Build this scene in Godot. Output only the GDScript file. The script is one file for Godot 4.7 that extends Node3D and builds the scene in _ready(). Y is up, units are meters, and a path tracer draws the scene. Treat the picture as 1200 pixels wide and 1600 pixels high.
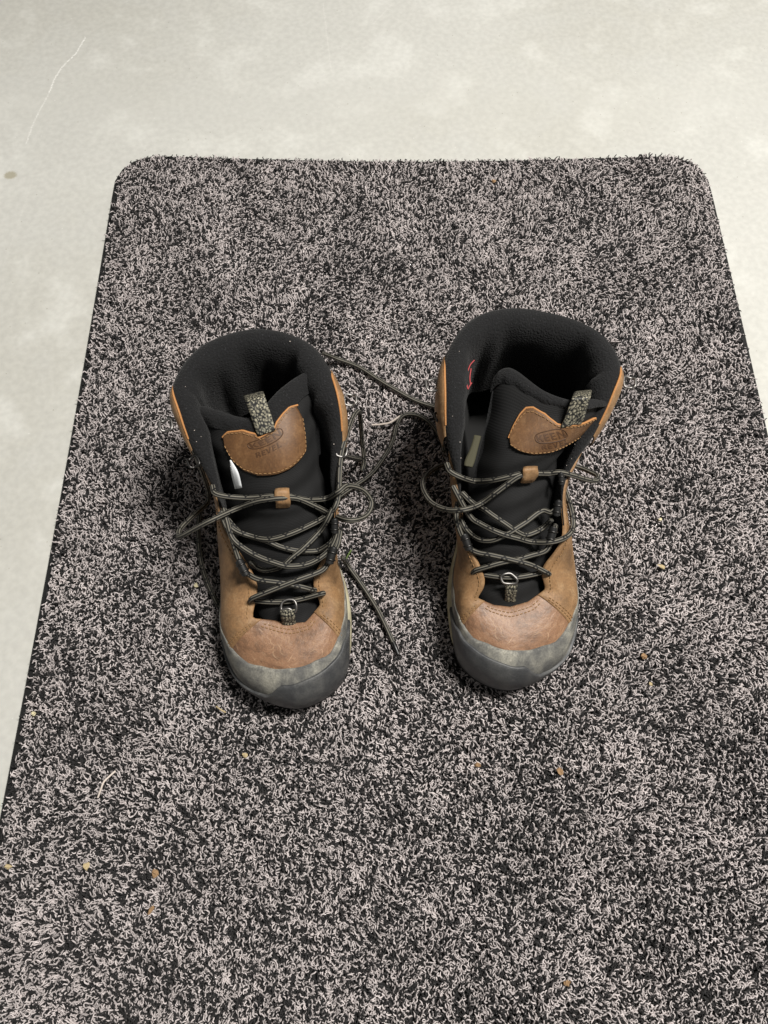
extends Node3D
# A pair of worn hiking boots on a shaggy door mat that lies on a bare concrete floor, seen from above.

var rng := RandomNumberGenerator.new()
var mats := {}
var footprints := []          # boot outlines on the mat, where the pile is pressed flat


func _ready() -> void:
	rng.seed = 20731
	setup_camera_and_light()
	make_materials()
	build_floor()
	build_boots()
	build_mat()
	build_debris()


# ------------------------------------------------------------------ camera and light
func setup_camera_and_light() -> void:
	var cam := Camera3D.new()
	cam.name = "camera"
	cam.position = Vector3(0, 0.73, 0)
	cam.rotation_degrees = Vector3(-67, 0, 0)
	cam.fov = 67.38
	cam.near = 0.02
	cam.far = 60.0
	add_child(cam)
	cam.current = true

	var env := Environment.new()
	env.background_mode = Environment.BG_COLOR
	env.background_color = Color(0.64, 0.64, 0.63)
	env.background_energy_multiplier = 0.38
	env.tonemap_mode = Environment.TONE_MAPPER_LINEAR
	env.tonemap_exposure = 1.0
	env.sdfgi_enabled = true
	env.ssao_enabled = true
	env.ssil_enabled = true
	var we := WorldEnvironment.new()
	we.name = "world_environment"
	we.environment = env
	add_child(we)

	# the ceiling tube light of the garage, to the right of and behind the boots
	var tube_light := AreaLight3D.new()
	tube_light.name = "ceiling_light"
	tube_light.area_size = Vector2(0.8, 0.3)
	tube_light.light_color = Color(1.0, 0.985, 0.96)
	tube_light.light_energy = 10.6
	tube_light.area_range = 12.0
	tube_light.shadow_enabled = true
	add_child(tube_light)
	tube_light.look_at_from_position(Vector3(0.9, 2.5, -0.45), Vector3(0.05, 0, -0.35), Vector3(0, 0, -1))


# ------------------------------------------------------------------ materials
func noise(freq: float, seed_: int, octaves := 4, type := FastNoiseLite.TYPE_SIMPLEX_SMOOTH) -> FastNoiseLite:
	var n := FastNoiseLite.new()
	n.noise_type = type
	n.frequency = freq
	n.seed = seed_
	n.fractal_octaves = octaves
	return n


func lin(r: float, g: float, b: float) -> Color:
	return Color(r, g, b).linear_to_srgb()


func ramp_texture(stops: Array, n: FastNoiseLite, size := 512) -> NoiseTexture2D:
	var t := NoiseTexture2D.new()
	t.width = size
	t.height = size
	t.seamless = true
	t.noise = n
	t.generate_mipmaps = false
	var g := Gradient.new()
	g.offsets = PackedFloat32Array(stops.map(func(s): return s[0]))
	g.colors = PackedColorArray(stops.map(func(s): return s[1]))
	t.color_ramp = g
	return t


func grey_texture(n: FastNoiseLite, size := 256) -> NoiseTexture2D:
	return ramp_texture([[0.0, Color.BLACK], [1.0, Color.WHITE]], n, size)


func material(called: String, color: Color, rough: float) -> StandardMaterial3D:
	var m := StandardMaterial3D.new()
	m.resource_name = called
	m.albedo_color = color
	m.roughness = rough
	mats[called] = m
	return m


func triplanar(m: StandardMaterial3D, tile_m: float) -> void:
	m.uv1_triplanar = true
	m.uv1_scale = Vector3.ONE / tile_m


func relief(m: StandardMaterial3D, t: Texture2D, depth_cm: float) -> void:
	m.heightmap_enabled = true
	m.heightmap_texture = t
	m.heightmap_scale = depth_cm


# mottled worn leather; scuffs are pale rubbed streaks, dirt the dark patches
func leather_image(size: int, base: Color, dark: Color, pale: Color, seed_: int, scratches: int, rubbed := 0.4, wide := 2) -> Image:
	var a := noise(3.2 / size, seed_, 5).get_seamless_image(size, size)
	var b := noise(14.0 / size, seed_ + 1, 4).get_seamless_image(size, size)
	var c := noise(60.0 / size, seed_ + 2, 2).get_seamless_image(size, size)
	var im := Image.create(size, size, false, Image.FORMAT_RGB8)
	for y in size:
		for x in size:
			var va := a.get_pixel(x, y).r
			var vb := b.get_pixel(x, y).r
			var vc := c.get_pixel(x, y).r
			var col := base.lerp(dark, smoothstep(0.45, 0.9, va * 0.7 + vb * 0.4) * 0.75)
			col = col.lerp(pale, smoothstep(0.5, 0.85, vb * 0.75 + (1.0 - va) * 0.3) * rubbed)
			col = col * (0.86 + 0.28 * vc)
			im.set_pixel(x, y, col)
	var r := RandomNumberGenerator.new()
	r.seed = seed_ * 7 + 3
	for k in scratches:
		var p := Vector2(r.randf() * size, r.randf() * size)
		var ang := r.randf() * TAU
		var bend := r.randf_range(-0.03, 0.03)
		var steps := int(r.randf_range(0.03, 0.14) * size)
		var strength := r.randf_range(0.2, 0.7)
		for s in steps:
			p += Vector2.from_angle(ang)
			ang += bend + r.randf_range(-0.06, 0.06)
			var fade := strength * sin(PI * s / steps)
			for w in wide:
				var across := Vector2.from_angle(ang + PI / 2) * (w - wide / 2.0)
				var q := Vector2i(posmod(int(p.x + across.x), size), posmod(int(p.y + across.y), size))
				im.set_pixelv(q, im.get_pixelv(q).lerp(pale, fade * r.randf_range(0.45, 0.9)))
	return im


func make_materials() -> void:
	var grain := grey_texture(noise(0.035, 5, 3, FastNoiseLite.TYPE_CELLULAR), 512)
	var fine := grey_texture(noise(0.09, 9, 3), 256)

	var m := material("tan_leather", Color.WHITE, 0.62)
	m.albedo_texture = ImageTexture.create_from_image(leather_image(512, Color(0.575, 0.44, 0.30), Color(0.31, 0.23, 0.15), Color(0.76, 0.64, 0.49), 21, 70, 0.5, 3))
	triplanar(m, 0.13)
	relief(m, grain, 0.03)

	m = material("red_brown_leather", Color.WHITE, 0.5)
	m.albedo_texture = ImageTexture.create_from_image(leather_image(768, Color(0.54, 0.405, 0.305), Color(0.37, 0.27, 0.20), Color(0.82, 0.70, 0.57), 33, 44, 0.2, 6))
	relief(m, grain, 0.02)
	m.uv1_scale = Vector3(1, 1, 1)

	m = material("patch_leather", Color.WHITE, 0.55)
	m.albedo_texture = ImageTexture.create_from_image(leather_image(512, Color(0.42, 0.295, 0.18), Color(0.28, 0.19, 0.11), Color(0.62, 0.48, 0.33), 47, 40, 0.5, 3))
	triplanar(m, 0.11)
	relief(m, grain, 0.02)

	m = material("stamped_leather", Color(0.29, 0.19, 0.105), 0.55)
	m = material("leather_edge", Color(0.70, 0.49, 0.29), 0.75)
	triplanar(m, 0.03)
	relief(m, fine, 0.03)
	m = material("stitching", Color(0.56, 0.43, 0.28), 0.8)
	m = material("dark_stitching", Color(0.33, 0.22, 0.13), 0.8)

	m = material("dusty_rubber", Color.WHITE, 0.78)
	m.albedo_texture = ImageTexture.create_from_image(rubber_image(512, Color(0.335, 0.335, 0.33), Color(0.68, 0.665, 0.61), 61, 0.9))
	triplanar(m, 0.11)
	relief(m, fine, 0.02)

	m = material("toe_rubber", Color.WHITE, 0.5)
	m.albedo_texture = ImageTexture.create_from_image(rubber_image(512, Color(0.225, 0.23, 0.24), Color(0.50, 0.495, 0.475), 71, 0.5))
	triplanar(m, 0.12)
	relief(m, fine, 0.01)

	m = material("outsole_rubber", Color(0.16, 0.16, 0.16), 0.8)
	m = material("midsole_foam", Color.WHITE, 0.8)
	m.albedo_texture = ramp_texture([[0.0, Color(0.50, 0.47, 0.38)], [0.45, Color(0.70, 0.67, 0.56)], [1.0, Color(0.80, 0.77, 0.66)]], noise(0.012, 81))
	triplanar(m, 0.1)

	m = material("black_fleece", Color.WHITE, 0.95)
	m.albedo_texture = ramp_texture([[0.0, Color(0.025, 0.025, 0.03)], [0.6, Color(0.05, 0.051, 0.058)], [0.78, Color(0.10, 0.10, 0.108)], [1.0, Color(0.30, 0.30, 0.31)]], noise(0.05, 91, 5))
	triplanar(m, 0.05)
	relief(m, fine, 0.12)
	m.rim_enabled = true
	m.rim = 0.08
	m.rim_tint = 0.3

	m = material("black_mesh_fabric", Color.WHITE, 0.85)
	m.albedo_texture = weave_image(Color(0.035, 0.035, 0.037), Color(0.105, 0.105, 0.11))
	relief(m, weave_height(), 0.014)
	m.uv1_scale = Vector3(1, 1, 1)

	m = material("black_lining", Color(0.07, 0.07, 0.072), 0.95)
	m = material("insole_fabric", Color(0.08, 0.08, 0.08), 0.95)

	m = material("reptile_webbing", Color.WHITE, 0.6)
	m.albedo_texture = ramp_texture([[0.0, Color(0.78, 0.75, 0.65)], [0.44, Color(0.62, 0.60, 0.52)], [0.56, Color(0.16, 0.16, 0.155)], [1.0, Color(0.06, 0.06, 0.06)]], cellular(0.055, 101), 256)
	triplanar(m, 0.034)

	m = material("lace_cord", Color.WHITE, 0.7)
	m.albedo_texture = lace_image()
	relief(m, lace_height(), 0.04)
	m.uv1_scale = Vector3(1, 1, 1)
	m = material("lace_tip", Color(0.07, 0.07, 0.07), 0.35)
	m = material("gunmetal", Color(0.30, 0.295, 0.29), 0.4)
	m.metallic = 1.0
	m = material("bright_steel", Color(0.56, 0.55, 0.54), 0.45)
	m.metallic = 1.0
	m = material("black_nylon", Color(0.09, 0.09, 0.09), 0.5)
	m = material("white_tag", Color(0.93, 0.94, 0.95), 0.7)
	m = material("red_print", Color(0.66, 0.26, 0.27), 0.7)
	m = material("olive_webbing", Color(0.27, 0.26, 0.19), 0.8)
	relief(m, fine, 0.03)
	triplanar(m, 0.02)

	m = material("mat_rubber", Color(0.10, 0.10, 0.10), 0.8)
	m = material("yarn", Color.WHITE, 0.9)
	m.vertex_color_use_as_albedo = true
	m.rim_enabled = true
	m.rim = 0.15

	for c in [["straw", Color(0.72, 0.65, 0.50)], ["wood_chip", Color(0.60, 0.48, 0.35)], ["pale_grit", Color(0.86, 0.82, 0.68)], ["grass_blade", Color(0.38, 0.46, 0.25)], ["lint", Color(0.85, 0.80, 0.76)]]:
		material(c[0], c[1], 0.85)


func cellular(freq: float, seed_: int) -> FastNoiseLite:
	var n := noise(freq, seed_, 1, FastNoiseLite.TYPE_CELLULAR)
	n.cellular_return_type = FastNoiseLite.RETURN_DISTANCE2_DIV
	n.fractal_type = FastNoiseLite.FRACTAL_NONE
	return n


# rubber with a film of dried dust that lies in streaks and blotches
func rubber_image(size: int, base: Color, dust: Color, seed_: int, amount: float) -> Image:
	var a := noise(2.6 / size, seed_, 5).get_seamless_image(size, size)
	var c := noise(55.0 / size, seed_ + 2, 3).get_seamless_image(size, size)
	var b := noise(9.0 / size, seed_ + 1, 5).get_seamless_image(size, size)
	var im := Image.create(size, size, false, Image.FORMAT_RGB8)
	for y in size:
		for x in size:
			var va := a.get_pixel(x, y).r
			var vb := b.get_pixel(x, y).r
			var k := smoothstep(0.34, 0.92, va * 0.6 + vb * 0.5)
			im.set_pixel(x, y, base.lerp(dust, k * amount) * (0.78 + 0.42 * c.get_pixel(x, y).r))
	var r := RandomNumberGenerator.new()
	r.seed = seed_
	for n in 320:                                            # fine scuffs
		var at := Vector2(r.randf(), r.randf()) * size
		var dir := Vector2.from_angle(r.randfn(0.3, 0.7))
		var strength := r.randf_range(0.1, 0.45)
		for q in r.randi_range(6, 60):
			at += dir
			var px := Vector2i(posmod(int(at.x), size), posmod(int(at.y), size))
			im.set_pixelv(px, im.get_pixelv(px).lerp(dust, strength))
			px = Vector2i(px.x, posmod(px.y + 1, size))
			im.set_pixelv(px, im.get_pixelv(px).lerp(dust, strength * 0.6))
	return im


func weave_image(dark: Color, pale: Color) -> ImageTexture:
	var n := noise(0.02, 5, 3).get_seamless_image(256, 256)
	var im := Image.create(256, 256, false, Image.FORMAT_RGB8)
	for y in 256:
		for x in 256:
			var rib := 0.5 + 0.5 * sin(TAU * y / 8.0)
			var over := 0.5 + 0.5 * sin(TAU * x / 8.0 + (PI if int(y / 8.0) % 2 else 0.0))
			im.set_pixel(x, y, dark.lerp(pale, clampf(rib * 0.55 * over + 0.35 * n.get_pixel(x, y).r, 0, 1)))
	return ImageTexture.create_from_image(im)


func weave_height() -> ImageTexture:
	var im := Image.create(256, 256, false, Image.FORMAT_RGB8)
	for y in 256:
		for x in 256:
			var v := 0.5 + 0.5 * sin(TAU * y / 8.0) * (0.7 + 0.3 * sin(TAU * x / 8.0))
			im.set_pixel(x, y, Color(v, v, v))
	return ImageTexture.create_from_image(im)


# u runs round the cord, v along it: three pale threads to a side, crossed by black diamonds
func lace_value(x: int, y: int) -> float:
	var thread := absf(fposmod(x / 16.0, 1.0) - 0.5) * 2.0      # 0 in the middle of a thread
	var v := 1.0 - smoothstep(0.38, 0.62, thread)
	var along := absf(y - 64.0)
	if along < 26.0:
		var d1 := absf(fposmod(x + along * 0.9, 48.0) - 24.0)
		if d1 < 8.0:
			v *= 0.12
	return v


func lace_image() -> ImageTexture:
	var r := RandomNumberGenerator.new()
	r.seed = 4
	var im := Image.create(96, 128, false, Image.FORMAT_RGB8)
	for y in 128:
		for x in 96:
			var v := lace_value(x, y) * (0.8 + 0.2 * r.randf())
			im.set_pixel(x, y, Color(0.055, 0.054, 0.052).lerp(Color(0.47, 0.455, 0.41), v))
	return ImageTexture.create_from_image(im)


func lace_height() -> ImageTexture:
	var im := Image.create(96, 128, false, Image.FORMAT_RGB8)
	for y in 128:
		for x in 96:
			var v := 0.3 + 0.7 * (1.0 - absf(fposmod(x / 16.0, 1.0) - 0.5) * 2.0)
			im.set_pixel(x, y, Color(v, v, v))
	return ImageTexture.create_from_image(im)


# ------------------------------------------------------------------ mesh helpers
func put(called: String, st: SurfaceTool, mat: String, parent: Node = self) -> MeshInstance3D:
	var o := MeshInstance3D.new()
	o.name = called
	o.mesh = st.commit()
	o.material_override = mats[mat]
	parent.add_child(o, true)
	return o


func new_tool() -> SurfaceTool:
	var st := SurfaceTool.new()
	st.begin(Mesh.PRIMITIVE_TRIANGLES)
	return st


# a sheet of (nu + 1) x (nv + 1) points; at(i, j) gives [point, uv]
func sheet(st: SurfaceTool, nu: int, nv: int, at: Callable, first: int, flip := false) -> int:
	for i in nu + 1:
		for j in nv + 1:
			var p: Array = at.call(i, j)
			st.set_uv(p[1])
			st.add_vertex(p[0])
	for i in nu:
		for j in nv:
			var a := first + i * (nv + 1) + j
			var b := a + nv + 1
			var q := [a, a + 1, b, b, a + 1, b + 1] if flip else [a, b, a + 1, b, b + 1, a + 1]
			for k in q:
				st.add_index(k)
	return first + (nu + 1) * (nv + 1)


func smooth(points: Array, per := 8, closed := false) -> PackedVector3Array:
	var out := PackedVector3Array()
	var n := points.size()
	var last := n if closed else n - 1
	for i in last:
		var p0: Vector3 = points[posmod(i - 1, n)] if closed or i > 0 else points[0] * 2.0 - points[1]
		var p3: Vector3 = points[posmod(i + 2, n)] if closed or i + 2 < n else points[n - 1] * 2.0 - points[n - 2]
		var a: Vector3 = points[i]
		var b: Vector3 = points[(i + 1) % n]
		for k in per:
			out.append(a.cubic_interpolate(b, p0, p3, float(k) / per))
	if not closed:
		out.append(points[n - 1])
	return out


# a round cord along a line; squash flattens it a little
func cord(st: SurfaceTool, pts: PackedVector3Array, radius: float, sides: int, first: int, closed := false, pitch := 0.0145) -> int:
	var n := pts.size()
	var rings := n + 1 if closed else n
	var side := Vector3.UP
	var along := 0.0
	for i in rings:
		var here := pts[i % n]
		var ahead := pts[(i + 1) % n] if closed or i + 1 < n else here
		var behind := pts[posmod(i - 1, n)] if closed or i > 0 else here
		var dir := (ahead - behind).normalized()
		if i == 0:
			side = dir.cross(Vector3.UP if absf(dir.y) < 0.9 else Vector3.RIGHT).normalized()
		else:
			along += here.distance_to(pts[(i - 1) % n])
			side = (side - dir * side.dot(dir)).normalized()
		var up := dir.cross(side)
		for k in sides + 1:
			var a := TAU * k / sides
			var nrm := side * cos(a) + up * sin(a)
			st.set_normal(nrm)
			st.set_uv(Vector2(float(k) / sides, along / pitch))
			st.add_vertex(here + nrm * radius)
	for i in rings - 1:
		for k in sides:
			var a := first + i * (sides + 1) + k
			var b := a + sides + 1
			for q in [a, b, a + 1, a + 1, b, b + 1]:
				st.add_index(q)
	first += rings * (sides + 1)
	if not closed:
		for e in 2:
			var at := 0 if e == 0 else n - 1
			var dir := (pts[0] - pts[1]).normalized() if e == 0 else (pts[n - 1] - pts[n - 2]).normalized()
			st.set_normal(dir)
			st.set_uv(Vector2(0, 0))
			st.add_vertex(pts[at] + dir * radius * 0.6)
			var ring := first - rings * (sides + 1) + at * (sides + 1) if e == 0 else first - 1 - (sides + 1)
			for k in sides:
				for q in ([first, ring + k, ring + k + 1] if e == 0 else [first, ring + k + 1, ring + k]):
					st.add_index(q)
			first += 1
	return first


func cord_part(called: String, pts: Array, radius: float, mat: String, parent: Node, closed := false, per := 8, sides := 12) -> MeshInstance3D:
	var st := new_tool()
	cord(st, smooth(pts, per, closed), radius, sides, 0, closed)
	return put(called, st, mat, parent)


# a flat strap with thickness: left and right edge points, in order along the strap
func strap(st: SurfaceTool, left: Array, right: Array, thick: float, first: int, across := 4, per := 5) -> int:
	var a := smooth(left, per)
	var b := smooth(right, per)
	var n := a.size()
	var ring := PackedVector3Array()
	var around := 2 * (across + 1)
	for i in n:
		var along := (a[mini(i + 1, n - 1)] + b[mini(i + 1, n - 1)] - a[maxi(i - 1, 0)] - b[maxi(i - 1, 0)]).normalized()
		var over := (b[i] - a[i]).cross(along).normalized() * thick * 0.5
		for k in across + 1:
			var edge := 0.55 if k == 0 or k == across else 1.0
			ring.append(a[i].lerp(b[i], float(k) / across) + over * edge)
		for k in across + 1:
			var edge := 0.55 if k == 0 or k == across else 1.0
			ring.append(b[i].lerp(a[i], float(k) / across) - over * edge)
	first = sheet(st, n - 1, around, func(i, j): return [ring[i * around + j % around], Vector2(float(j) / around, float(i) / n)], first)
	for e in [0, n - 1]:
		var c: Vector3 = (a[e] + b[e]) * 0.5
		st.set_uv(Vector2.ZERO)
		st.add_vertex(c)
		for k in around:
			st.set_uv(Vector2.ZERO)
			st.add_vertex(ring[e * around + k])
		for k in around:
			for q in ([first, first + 1 + k, first + 1 + (k + 1) % around] if e == 0 else [first, first + 1 + (k + 1) % around, first + 1 + k]):
				st.add_index(q)
		first += around + 1
	return first


# ------------------------------------------------------------------ floor
func build_floor() -> void:
	var size := 2048
	var tile := 2.0
	var a := noise(2.6 / size, 301, 5).get_seamless_image(size, size)
	var b := noise(17.0 / size, 302, 6).get_seamless_image(size, size)
	var c := noise(190.0 / size, 303, 3).get_seamless_image(size, size)
	var im := Image.create(size, size, false, Image.FORMAT_RGB8)
	var base := Color(0.77, 0.768, 0.745)
	var dull := Color(0.735, 0.73, 0.70)
	var milky := Color(0.82, 0.82, 0.80)
	for y in size:
		for x in size:
			var va := a.get_pixel(x, y).r
			var vb := b.get_pixel(x, y).r
			var vc := c.get_pixel(x, y).r
			var col := base.lerp(dull, smoothstep(0.42, 0.85, va * 0.6 + vb * 0.45) * 0.9)
			col = col.lerp(milky, smoothstep(0.48, 0.85, vb) * 0.6)
			col = col * (0.945 + 0.075 * vc + 0.03 * vb)
			im.set_pixel(x, y, col)
	var r := RandomNumberGenerator.new()
	r.seed = 77
	for k in 1500:                                            # pits and specks
		var p := Vector2i(r.randi() % size, r.randi() % size)
		var shade := Color(0.5, 0.48, 0.43) if r.randf() < 0.7 else Color(0.93, 0.92, 0.9)
		im.set_pixelv(p, im.get_pixelv(p).lerp(shade, r.randf_range(0.3, 0.8)))
	for k in 70:                                             # faint trowel and drag marks
		mark(im, Vector2(r.randf(), r.randf()), Vector2.from_angle(r.randf() * TAU) * r.randf_range(0.02, 0.09), Color(0.88, 0.87, 0.85), r.randf_range(0.1, 0.4), r)
	# the long pale scratch at the far left, its lower continuation and the brown spot
	var line := [Vector3(-0.4185, 0, -1.0322), Vector3(-0.4266, 0, -0.9983), Vector3(-0.441, 0, -0.9728), Vector3(-0.448, 0, -0.9465), Vector3(-0.4505, 0, -0.9207), Vector3(-0.4571, 0, -0.8895), Vector3(-0.4622, 0, -0.8613), Vector3(-0.4644, 0, -0.827)]
	for k in line.size() - 1:
		var p: Vector3 = line[k]
		var q: Vector3 = line[k + 1]
		mark(im, Vector2(p.x, p.z) / tile, Vector2(q.x - p.x, q.z - p.z) / tile, Color(0.97, 0.965, 0.95), 0.9 if k < 4 else 0.45, r)
	var spot: Vector3 = [Vector3(-0.4752, 0, -0.7749)][0]
	for y in range(-12, 13):
		for x in range(-12, 13):
			var d := Vector2(x, y * 1.2).length() + r.randf_range(-1.0, 1.0)
			if d < 9.5:
				var q := Vector2i(posmod(int(spot.x / tile * size) + x, size), posmod(int(spot.z / tile * size) + y, size))
				im.set_pixelv(q, im.get_pixelv(q).lerp(Color(0.60, 0.575, 0.49), 0.7 * smoothstep(10.0, 5.5, d)))
	var m := material("concrete", Color.WHITE, 0.66)
	m.albedo_texture = ImageTexture.create_from_image(im)
	m.roughness_texture = ramp_texture([[0.0, Color(0.62, 0.62, 0.62)], [1.0, Color(1, 1, 1)]], noise(0.008, 311), 512)
	m.roughness_texture_channel = BaseMaterial3D.TEXTURE_CHANNEL_RED
	relief(m, grey_texture(noise(0.02, 312, 5), 512), 0.05)
	var st := new_tool()
	var half := 8.0
	sheet(st, 16, 16, func(i, j):
		var p := Vector3(-half + i * half / 8.0, 0, -half + j * half / 8.0)
		return [p, Vector2(p.x, p.z) / tile], 0)
	st.generate_normals()
	var o := put("floor", st, "concrete")
	o.set_meta("kind", "structure")
	o.set_meta("label", "bare pale grey concrete floor with milky mottling and a scratch")


func mark(im: Image, at: Vector2, along: Vector2, color: Color, strength: float, r: RandomNumberGenerator) -> void:
	var size := im.get_width()
	var steps := int(along.length() * size) + 1
	for s in steps:
		var p := (at + along * s / steps) * size + Vector2(r.randf_range(-0.6, 0.6), r.randf_range(-0.6, 0.6))
		var q := Vector2i(posmod(int(floor(p.x)), size), posmod(int(floor(p.y)), size))
		im.set_pixelv(q, im.get_pixelv(q).lerp(color, strength * r.randf_range(0.4, 1.0)))
		q.x = posmod(q.x + 1, size)
		im.set_pixelv(q, im.get_pixelv(q).lerp(color, strength * r.randf_range(0.2, 0.8)))


# ------------------------------------------------------------------ mat
const MAT_LEFT := -0.336
const MAT_RIGHT := 0.405
const MAT_FAR := -0.796
const MAT_NEAR := 0.30
const MAT_ROUND := 0.046


func mat_inside(x: float, z: float) -> float:            # distance in from the edge, negative outside
	var bow := 0.004 * sin((z + 0.8) * 3.4)
	var cx := (MAT_LEFT + MAT_RIGHT) / 2.0
	var cz := (MAT_FAR + MAT_NEAR) / 2.0
	var hx := (MAT_RIGHT - MAT_LEFT) / 2.0 - MAT_ROUND
	var hz := (MAT_NEAR - MAT_FAR) / 2.0 - MAT_ROUND
	var far_edge := 0.0055 * cos((x - cx) * 7.0)
	var dx := absf(x - cx - bow) - hx
	var dz := absf(z - cz - far_edge) - hz
	return MAT_ROUND - Vector2(maxf(dx, 0), maxf(dz, 0)).length() - minf(maxf(dx, dz), 0)


func build_mat() -> void:
	var t := Node3D.new()
	t.name = "door_mat"
	t.position = Vector3((MAT_LEFT + MAT_RIGHT) / 2.0, 0, (MAT_FAR + MAT_NEAR) / 2.0)
	t.set_meta("label", "large shaggy black and grey door mat with rounded corners under the boots")
	t.set_meta("category", "door mat")
	add_child(t, true)
	var o := t.position

	# rubber backing: an outline found by walking out from the middle
	var outline := PackedVector2Array()
	for k in 240:
		var d := Vector2.from_angle(TAU * k / 240.0)
		var lo := 0.0
		var hi := 1.2
		for step in 24:
			var mid := (lo + hi) / 2.0
			if mat_inside(o.x + d.x * mid, o.z + d.y * mid) > -0.0035:
				lo = mid
			else:
				hi = mid
		outline.append(d * lo)
	var st := new_tool()
	var n := outline.size()
	var rings := [[1.0, 0.0006], [1.0, 0.003], [0.996, 0.0042], [0.0, 0.0042]]
	sheet(st, n, rings.size() - 1, func(i, j):
		var p := outline[i % n] * float(rings[j][0])
		return [Vector3(p.x, rings[j][1], p.y), p], 0)
	st.generate_normals()
	put("rubber_backing", st, "mat_rubber", t)

	# yarn pile: bent strands of two colours, leaning with a slowly turning nap
	var kinds := 8
	var places := []
	for k in kinds:
		places.append([])
	var nap := noise(4.5, 401, 2)
	var clump := noise(38.0, 402, 2)
	var shade := noise(9.0, 403, 3)
	var tint := noise(170.0, 404, 1)
	var pitch := 0.00195
	var z := MAT_FAR
	while z < 0.19:
		var x := MAT_LEFT - 0.01
		while x < MAT_RIGHT + 0.01:
			x += pitch
			var px := x + rng.randf_range(-0.5, 0.5) * pitch
			var pz := z + rng.randf_range(-0.5, 0.5) * pitch
			var edge := mat_inside(px, pz)
			if edge < 0.0028:
				continue
			var under := false
			for f in footprints:
				if f[1].has_point(Vector2(px, pz)) and Geometry2D.is_point_in_polygon(Vector2(px, pz), f[0]):
					under = true
					break
			if under:
				continue
			var turn := nap.get_noise_2d(px, pz) * 3.4 + clump.get_noise_2d(px, pz) * 1.9 + rng.randf_range(-1.0, 1.0) + 0.9
			if edge < 0.012 and rng.randf() < 0.3:                     # strands at the rim stand out over it
				var grad := Vector2(mat_inside(px + 0.002, pz) - edge, mat_inside(px, pz + 0.002) - edge)
				turn = atan2(grad.y, -grad.x) + rng.randf_range(-0.9, 0.9)
			var tall := rng.randf_range(0.72, 1.2) * (1.0 + 0.22 * clump.get_noise_2d(px + 7.0, pz) + 0.3 * shade.get_noise_2d(px, pz + 3.0))
			var long := rng.randf_range(0.75, 1.3)
			var b := Basis(Vector3.UP, turn).scaled_local(Vector3(long, tall, 1.0 if rng.randf() < 0.5 else -1.0))
			b = Basis(Vector3.RIGHT, rng.randf_range(-0.25, 0.25)) * b
			var dark := rng.randf() + tint.get_noise_2d(px, pz) * 0.06 + shade.get_noise_2d(px, pz) * 0.14 < 0.465
			var c: Color
			if dark:
				var v := rng.randf_range(0.005, 0.02)
				c = Color(v, v * 0.90, v * 0.92)
			else:
				var v := rng.randf_range(0.34, 0.70) * (1.0 + 0.15 * shade.get_noise_2d(px, pz))
				c = Color(v, v * 0.905, v * 0.89)
			places[rng.randi() % kinds].append([Transform3D(b, Vector3(px, 0.004, pz) - o), c])
		z += pitch
	for k in kinds:
		var mm := MultiMesh.new()
		mm.transform_format = MultiMesh.TRANSFORM_3D
		mm.use_colors = true
		mm.mesh = strand_mesh(k)
		mm.instance_count = places[k].size()
		for i in places[k].size():
			mm.set_instance_transform(i, places[k][i][0])
			mm.set_instance_color(i, places[k][i][1])
		var pile := MultiMeshInstance3D.new()
		pile.name = "yarn_pile"
		pile.multimesh = mm
		pile.material_override = mats["yarn"]
		pile.set_meta("kind", "stuff")
		t.add_child(pile, true)


func strand_mesh(k: int) -> ArrayMesh:
	var r := RandomNumberGenerator.new()
	r.seed = 900 + k
	var lift := r.randf_range(0.0045, 0.0075)
	var reach := r.randf_range(0.0026, 0.0056)
	var sway := r.randf_range(-0.0017, 0.0017)
	var curl := r.randf_range(-0.0011, 0.0011)
	var drop := r.randf_range(0.0, 0.0032)
	var pts := PackedVector3Array()
	for i in 7:
		var s: float = i / 6.0
		pts.append(Vector3(reach * pow(s, 1.4), lift * sin(s * PI * 0.55) - drop * pow(s, 3.0), sway * sin(s * PI) + curl * sin(s * TAU)))
	var st := new_tool()
	var sides := 5
	for i in 7:
		var dir := (pts[mini(i + 1, 6)] - pts[maxi(i - 1, 0)]).normalized()
		var side := dir.cross(Vector3(0.3, 0.2, 1)).normalized()
		var up := dir.cross(side)
		var rad: float = [0.0005, 0.0006, 0.00064, 0.00064, 0.0006, 0.0005, 0.0002][i]
		for q in sides + 1:
			var a := TAU * q / sides
			var nrm := side * cos(a) + up * sin(a)
			st.set_normal(nrm)
			st.set_uv(Vector2(float(q) / sides, i / 6.0))
			st.add_vertex(pts[i] + nrm * rad)
	for i in 6:
		for q in sides:
			var a := i * (sides + 1) + q
			var b := a + sides + 1
			for v in [a, b, a + 1, a + 1, b, b + 1]:
				st.add_index(v)
	return st.commit()


# ------------------------------------------------------------------ boots
# The upper is a net of curves: 18 stations round the foot (heel, one side, toe, other side),
# each a curve from the welt up to the edge of the opening.
class Upper:
	var rows := [[], [], [], []]

	func at(u: float, v: float) -> Vector3:
		var n: int = rows[0].size()
		var i := int(floor(u))
		var f := u - i
		var q := []
		for r in rows:
			var b: Vector3 = r[posmod(i, n)]
			if q.size() == 3 and i >= 7 and i < 11:             # the throat is cut straight from corner to corner
				q.append(b.lerp(r[i + 1], f))
				continue
			q.append(b.cubic_interpolate(r[posmod(i + 1, n)], r[posmod(i - 1, n)], r[posmod(i + 2, n)], f))
		return q[0].bezier_interpolate(q[1], q[2], q[3], v)

	func out(u: float, v: float) -> Vector3:
		var w := clampf(v, 0.02, 0.98)
		var du := at(u + 0.05, w) - at(u - 0.05, w)
		var dv := at(u, w + 0.015) - at(u, w - 0.015)
		return du.cross(dv).normalized()


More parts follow.
